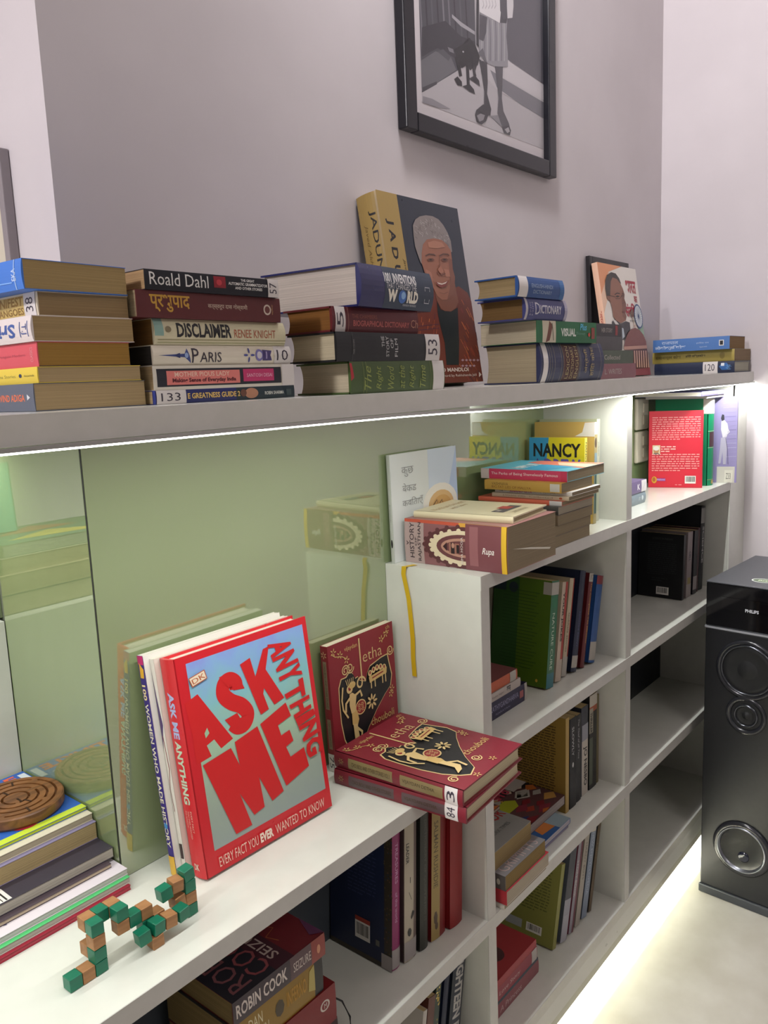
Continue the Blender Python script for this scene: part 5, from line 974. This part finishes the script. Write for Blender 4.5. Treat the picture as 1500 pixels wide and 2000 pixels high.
# ============================================================ right column, second row
g = 'dark books in the right column under the red paperback'
b = up('black paperback with white barcode in the right column', 1.970, .058, ZC, .163, .113, .014, 4, '#101114', g)
p = b.on('back'); p.text('SCIENCE IN DREAMS', .3, .90, .75, .93, '#4a4a4a'); p.lines(.2, .35, .85, .86, 16, '#2c2d30', .4, 4); p.lines(.3, .25, .7, .32, 2, '#2c2d30', .4, 5); p.barcode(.42, .05, .70, .17, 6); p.build('back_cover_print', b.root)
b = up('grey-pink paperback beside the black barcode one in the right column', 1.992, .056, ZC, .165, .118, .034, 4, '#7d7272', g, '#857878')
p = b.on('spine'); p.text('CELL', .3, .3, .45, .7, '#3a3a44', 0, .03); p.rect(.7, .2, .8, .8, '#8f8240'); p.rect(.8, 0, 1, 1, '#9a8f8c'); p.build('spine_print', b.root)
b = up('near-black book with pale base label in the right column', 2.034, .054, ZC, .163, .118, .027, 4, '#15131c', g); tape(b, .72, .93, c='#8f8484')
b = up('slim dark maroon book in the right column', 2.067, .056, ZC, .165, .118, .012, 4, '#4a2a30', g)
b = up('tall black hardcover with white lettering and grey top label in the right column', 2.0835, .055, ZC, .216, .117, .031, 4, '#14161c', g, hard=True)
p = b.on('spine'); p.text('SCIENCE', .24, .3, .68, .7, '#b3b3b3', 0, .03); p.build('spine_print', b.root); tape(b, .02, .2, c='#8d8c88')
# ============================================================ below the counter
g = 'upright books below the counter left of the tall divider'
b = up('large navy hardcover with pink spine and orange barcode below the counter', .800, .05, Z3, .226, .121, .020, 3.5, '#1b2547', g, '#8c2a62', hard=True)
p = b.on('back'); p.rect(.88, 0, 1, 1, '#3a3328'); p.rect(0, 0, 1, .03, '#3a3328'); p.lines(.3, .42, .75, .88, 18, '#3a4468', .3, 31)
r_ = random.Random(12)
for i in range(60): p.ell(r_.uniform(.88, 1), r_.uniform(0, 1), .01, .006, r_.choice(['#5a5030', '#2c3a50', '#6a4a3a']), 6, 0, False)
p.k += 1; p.rect(.42, .16, .66, .27, '#a33a2c'); p.barcode(.42, .12, .66, .24, 5); p.rect(.75, .13, .81, .17, '#6a6a64'); p.rect(.84, 0, 1, .10, '#a39d9a'); p.build('back_cover_print', b.root)
p = b.on('spine'); p.text('TREASURES', .15, .35, .42, .65, '#c99abf'); p.text('of the world', .48, .35, .68, .6, '#c99abf'); p.build('spine_print', b.root); tape(b, .86, .99, c='#a39d9a')
b = up('cream hardcover with small dark silhouettes below the counter', .8245, .045, Z3, .222, .12, .028, 3.5, '#4a3a3c', g, '#b5ac98', hard=True)
p = b.on('spine'); p.rect(0, .7, 1, 1, '#6a5a54'); p.text('LEADER', .18, .1, .32, .3, '#3a3a36', 0, .02); p.line([(.42, .4), (.46, .4)], .0015, '#3a3a36'); p.line([(.52, .3), (.58, .5)], .0008, '#3a3a36'); p.poly([(.66, .6), (.68, .8), (.72, .5), (.70, .45)], '#2a2a28'); p.ell(.80, .35, .03, .15, '#3a3a36', 7); p.build('spine_print', b.root); tape(b, .86, .99, c='#a39d9a')
b = up('dark green-black hardcover below the counter', .858, .042, Z3, .226, .12, .020, 3.5, '#2a2c2a', g, '#33352f', hard=True)
p = b.on('spine'); p.text('DICTIONARY OF QUOTATIONS', .1, .35, .8, .6, '#55574c'); p.build('spine_print', b.root)
b = up('red hardcover with tan title strip on its spine below the counter', .884, .040, Z3, .220, .12, .036, 3.5, '#7d1c1e', g, hard=True)
p = b.on('spine'); p.rect(0, 0, 1, .52, '#a08a52'); p.text('SALMAN RUSHDIE', .14, .12, .62, .38, '#5f5236', 0, .01); p.ell(.84, .25, .05, .12, '#5a4a3a', 7); p.ell(.9, .3, .03, .1, '#5a4a3a', 7); p.build('spine_print', b.root); tape(b, 0, .045, c='#a39d9a')
b = up('plain red hardcover nearest the divider below the counter', .9245, .034, Z3, .212, .12, .033, 3, '#8c1d1f', g, hard=True)
g = 'thrillers lying in a pile below the counter'
s = Stack(Z3+.0003)
b = s.add('dark red book at the bottom of the thriller pile below the counter', 0, 0, .03, x0=.497, L=.168, Dp=.12, T=.034, spine='F', head='L', cov='#3a1a20', pages='#8a764e', group=g); p = b.on('spine'); p.line([(.8, .2), (.85, .8), (.9, .3), (.95, .7)], .0015, '#b3aca6'); p.build('spine_print', b.root)
b = s.add('red paperback under the gold one in the thriller pile', 0, 0, .028, x0=.495, L=.167, Dp=.12, T=.052, spine='F', head='L', cov='#7a1418', pages='#8a764e', group=g)
p = b.on('spine'); p.text('STEPHEN KING', .1, .4, .55, .8, '#c9bfb4', 0, .02); p.ell(.88, .62, .05, .14, '#c9bfb4'); p.ell(.88, .62, .035, .1, '#7a1418'); p.text('M', .87, .55, .9, .68, '#c9bfb4'); p.build('spine_print', b.root)
b = s.add('gold-spined paperback below the red medical thriller', 0, 0, .03, x0=.4955, L=.148, Dp=.12, T=.052, spine='F', head='L', cov='#2a2a2c', spine_=0, pages='#8a764e', group=g) if 0 else s.add('gold-spined paperback below the red medical thriller', 0, 0, .03, x0=.4955, L=.148, Dp=.12, T=.050, spine='F', head='L', cov='#2c2a2a', pages='#8a764e', group=g)
p = b.on('spine'); p.rect(0, 0, .90, 1, '#8f6f22'); p.text('DAN', .18, .52, .32, .8, '#d9cfa8'); p.text('BROWN', .15, .15, .38, .45, '#d9cfa8'); p.ell(.5, .5, .05, .22, '#4a3f2c', 8); p.text('INFERNO', .58, .35, .8, .75, '#b3862a', 0, .02); p.poly([(.82, .3), (.9, .2), (.9, .9), (.84, .8)], '#b3a25a'); p.build('spine_print', b.root)
b = s.add('red medical thriller about a seizure on top of the pile below the counter', 0, 0, .026, x0=.4985, L=.1475, Dp=.116, T=.030, spine='F', head='L', cov='#6a1420', pages='#8a764e', group=g)
p = b.on('spine'); p.rect(0, 0, .6, 1, '#3c3038'); p.rect(.6, 0, .84, 1, '#5a4448'); p.rect(.84, 0, 1, 1, '#8c3c34'); p.text('ROBIN COOK', .03, .25, .56, .8, '#d3c8c0', 0, .02); p.text('SEIZURE', .63, .3, .83, .7, '#c9bcb4'); p.ell(.92, .5, .02, .2, '#c98a6a'); p.build('spine_print', b.root)
p = b.on('front'); p.rect(0, .55, 1, 1, '#1e1a26'); p.rect(0, .35, 1, .55, '#401626'); p.text('ROBIN', .08, .74, .95, .94, '#7d4a50', 0, .0); p.text('COOK', .08, .52, .95, .72, '#8c444a'); p.text('SEIZURE', .15, .40, .9, .5, '#b3a09a', 0, .01); p.line([(.3, .3), (.45, .34), (.5, .22), (.7, .28), (.6, .2)], .001, '#b3703a'); p.poly([(0, 0), (.4, 0), (.1, .1)], '#5a2c50'); p.build('front_cover_print', b.root)
# black cord beside the pile
mb = MB(); cpts = [(.668, .075, .4175), (.672, .068, .445), (.683, .058, .452), (.690, .045, .446), (.688, .030, .432), (.680, .022, .4175), (.66, .012, .4165), (.62, .008, .4165)]
rr = .0013; ring = []
for i, q in enumerate(cpts):
    a = Vector(cpts[max(i-1, 0)]); c = Vector(cpts[min(i+1, len(cpts)-1)]); d = (c-a).normalized(); n1 = d.orthogonal().normalized(); n2 = d.cross(n1)
    ring.append([Vector(q)+(n1*math.cos(t*math.pi/4)+n2*math.sin(t*math.pi/4))*rr for t in range(8)])
k0 = len(mb.v); mb.v += [tuple(v) for rg in ring for v in rg]
for i in range(len(ring)-1):
    for t in range(8): mb.f.append((k0+i*8+t, k0+i*8+(t+1) % 8, k0+(i+1)*8+(t+1) % 8, k0+(i+1)*8+t)); mb.m.append(mb.mi(M('#151416', .4)))
tag(mb.build('cord', None, smooth=True), 'thin black cord looping beside the thriller pile below the counter', 'cord')
g = 'books standing in the lowest cell below the counter'
b = up('dark hardcover with huge silver lettering in the lowest cell', .9045, .04, ZB, .205, .12, .034, 11, '#1c2430', g, hard=True)
p = b.on('spine'); p.rect(0, .18, .62, .85, '#2a3040'); p.text('EIGHTEEN PLUS', .04, .2, .80, .82, '#b3b0ac', 0, .04); p.build('spine_print', b.root)
b = up('navy slim hardcover left of the silver-lettered one in the lowest cell', .884, .042, ZB, .200, .12, .014, 11, '#16203a', g, hard=True)
b = up('gold-leafed spine book in the lowest cell', .8625, .044, ZB, .192, .12, .014, 11, '#2a3a30', g)
p = b.on('spine'); r_ = random.Random(4)
for i in range(30): p.ell(r_.uniform(.05, .55), r_.uniform(.2, .8), .012, .12, r_.choice(['#c9a83a', '#e0cf7a', '#8a7a2a']), 6, r_.random()*3, False)
p.build('spine_print', b.root)
b = up('brown-covered book with printed back in the lowest cell', .838, .040, ZB, .176, .12, .018, 11, '#5a2e22', g)
p = b.on('back'); p.rect(0, 0, 1, .5, '#7a4a2a'); p.lines(.6, .3, .9, .95, 16, '#8c6a4a', .3, 3); p.build('back_cover_print', b.root)
b = up('white booklet at the left of the lowest cell', .818, .035, ZB, .172, .12, .010, 11, '#b3aca4', g)
# ============================================================ floor-standing loudspeaker
sx0, sy0, sh = 1.848, -.232, .775
r = tag(empty('speaker', Matrix.Translation((sx0, sy0, 0)) @ Matrix.Rotation(math.radians(-3.5), 4, 'Z')), 'tall black floor-standing tower speaker with silver-rimmed drivers beside the shelf', 'speaker')
SW, SD = .196, .315     # width along y, depth along x
blk = M('#1c1d20', .38, .5, 'vinyl', '#191a1d', 90); gls = M('#0b0b0f', .08, .6); chrome = M('#a9acb2', .22, metal=.9); top_m = M('#4a4b50', .42, .5, 'vinyl', '#46474c', 120)
boxo('base', (-.003, -.003, .0), (SD+.003, SW+.003, .022), M('#3a3d42', .35), r, .003)
boxo('cabinet', (0, 0, .0225), (SD, SW, sh-.110), blk, r, .0025)
boxo('silver_strip', (-.0022, -.0012, sh-.1096), (SD-.001, SW+.0012, sh-.1054), M('#c9ccd2', .3, metal=.6), r)
boxo('control_head', (-.001, 0, sh-.1050), (SD, SW, sh-.003), gls, r, .003)
boxo('top_panel', (-.0015, -.0005, sh-.0028), (SD+.001, SW+.0005, sh), top_m, r, .0008)
boxo('display_window', (-.0022, .035, sh-.060), (-.0011, .16, sh-.032), M('#08080c', .04, .7), r)
p = Print(lambda u, v, e: (-.0024-e, SW-.088-u, sh-.060+v), .029, .0075); p.text('PHILIPS', 0, 0, 1, 1, '#c9cbd0', 0, .03); p.build('brand_lettering', r)
def front(prof, mat, name, y, z, par, seg=56): mb = MB(); mb.lathe(prof, mat, seg, 'x', (0, y, z)); o = mb.build(name, par, 0, True); return o
cy = SW/2+.002
for nm, z, R in (('woofer', sh-.194, .063), ('tweeter', sh-.301, .039)):
    w = front([(R+.006, .0002), (R+.006, .003), (R+.001, .0055), (R-.004, .003), (R-.006, .0008), (R-.006, .0002)], M('#26272b', .2, .6), nm, cy, z, r)
    front([(R-.004 if nm == 'woofer' else R-.012, .001), (R-.006 if nm == 'woofer' else R-.014, .0068), (R-.009 if nm == 'woofer' else R-.017, .0045), (R-.0095 if nm == 'woofer' else R-.0175, .001)], M('#55575c', .18, metal=.8), 'rim', cy, z, w)
    q = R-.009 if nm == 'woofer' else R-.017
    front([(q, .0012), (q*.92, .0030), (q*.8, .0022), (q*.42, .0008), (q*.38, .0012), (q*.2, .0034), (0, .0042)], M('#111214', .55), 'cone', cy, z, w)
w = front([(.066, .0002), (.066, .004), (.060, .0075), (.054, .006)], M('#2a2b2f', .2, .6), 'bass_port', cy, .147, r)
front([(.0555, .0060), (.0545, .0098), (.0525, .0094), (.0485, .002)], M('#85888e', .3, metal=.85), 'rim', cy, .147, w)
front([(.0487, .0030), (.040, .0016), (.030, .0009), (.02, .0007), (0, .0006)], M('#0c0f18', .1, .6), 'dish', cy, .147, w)
front([(.013, .0008), (.012, .003), (.008, .0045), (0, .005)], M('#1c2030', .06, .7), 'dome', cy-.004, .128, w)
p = Print(lambda u, v, e: (.045+v, SW-.078-u, sh+e), .05, .038)
p.ell(.5, .5, .5, .5, '#e3e6df', 28); p.ell(.5, .5, .44, .42, '#55694f', 28); p.text('BIS', .3, .3, .7, .62, '#c9d3b4', 0, .02); p.line([(.2, .3), (.5, .8), (.8, .3)], .001, '#c9d3b4'); p.build('round_sticker', r)
boxo('side_seam', (.02, SW, .30), (.16, SW+.006, .42), blk, r, .003) if 0 else None
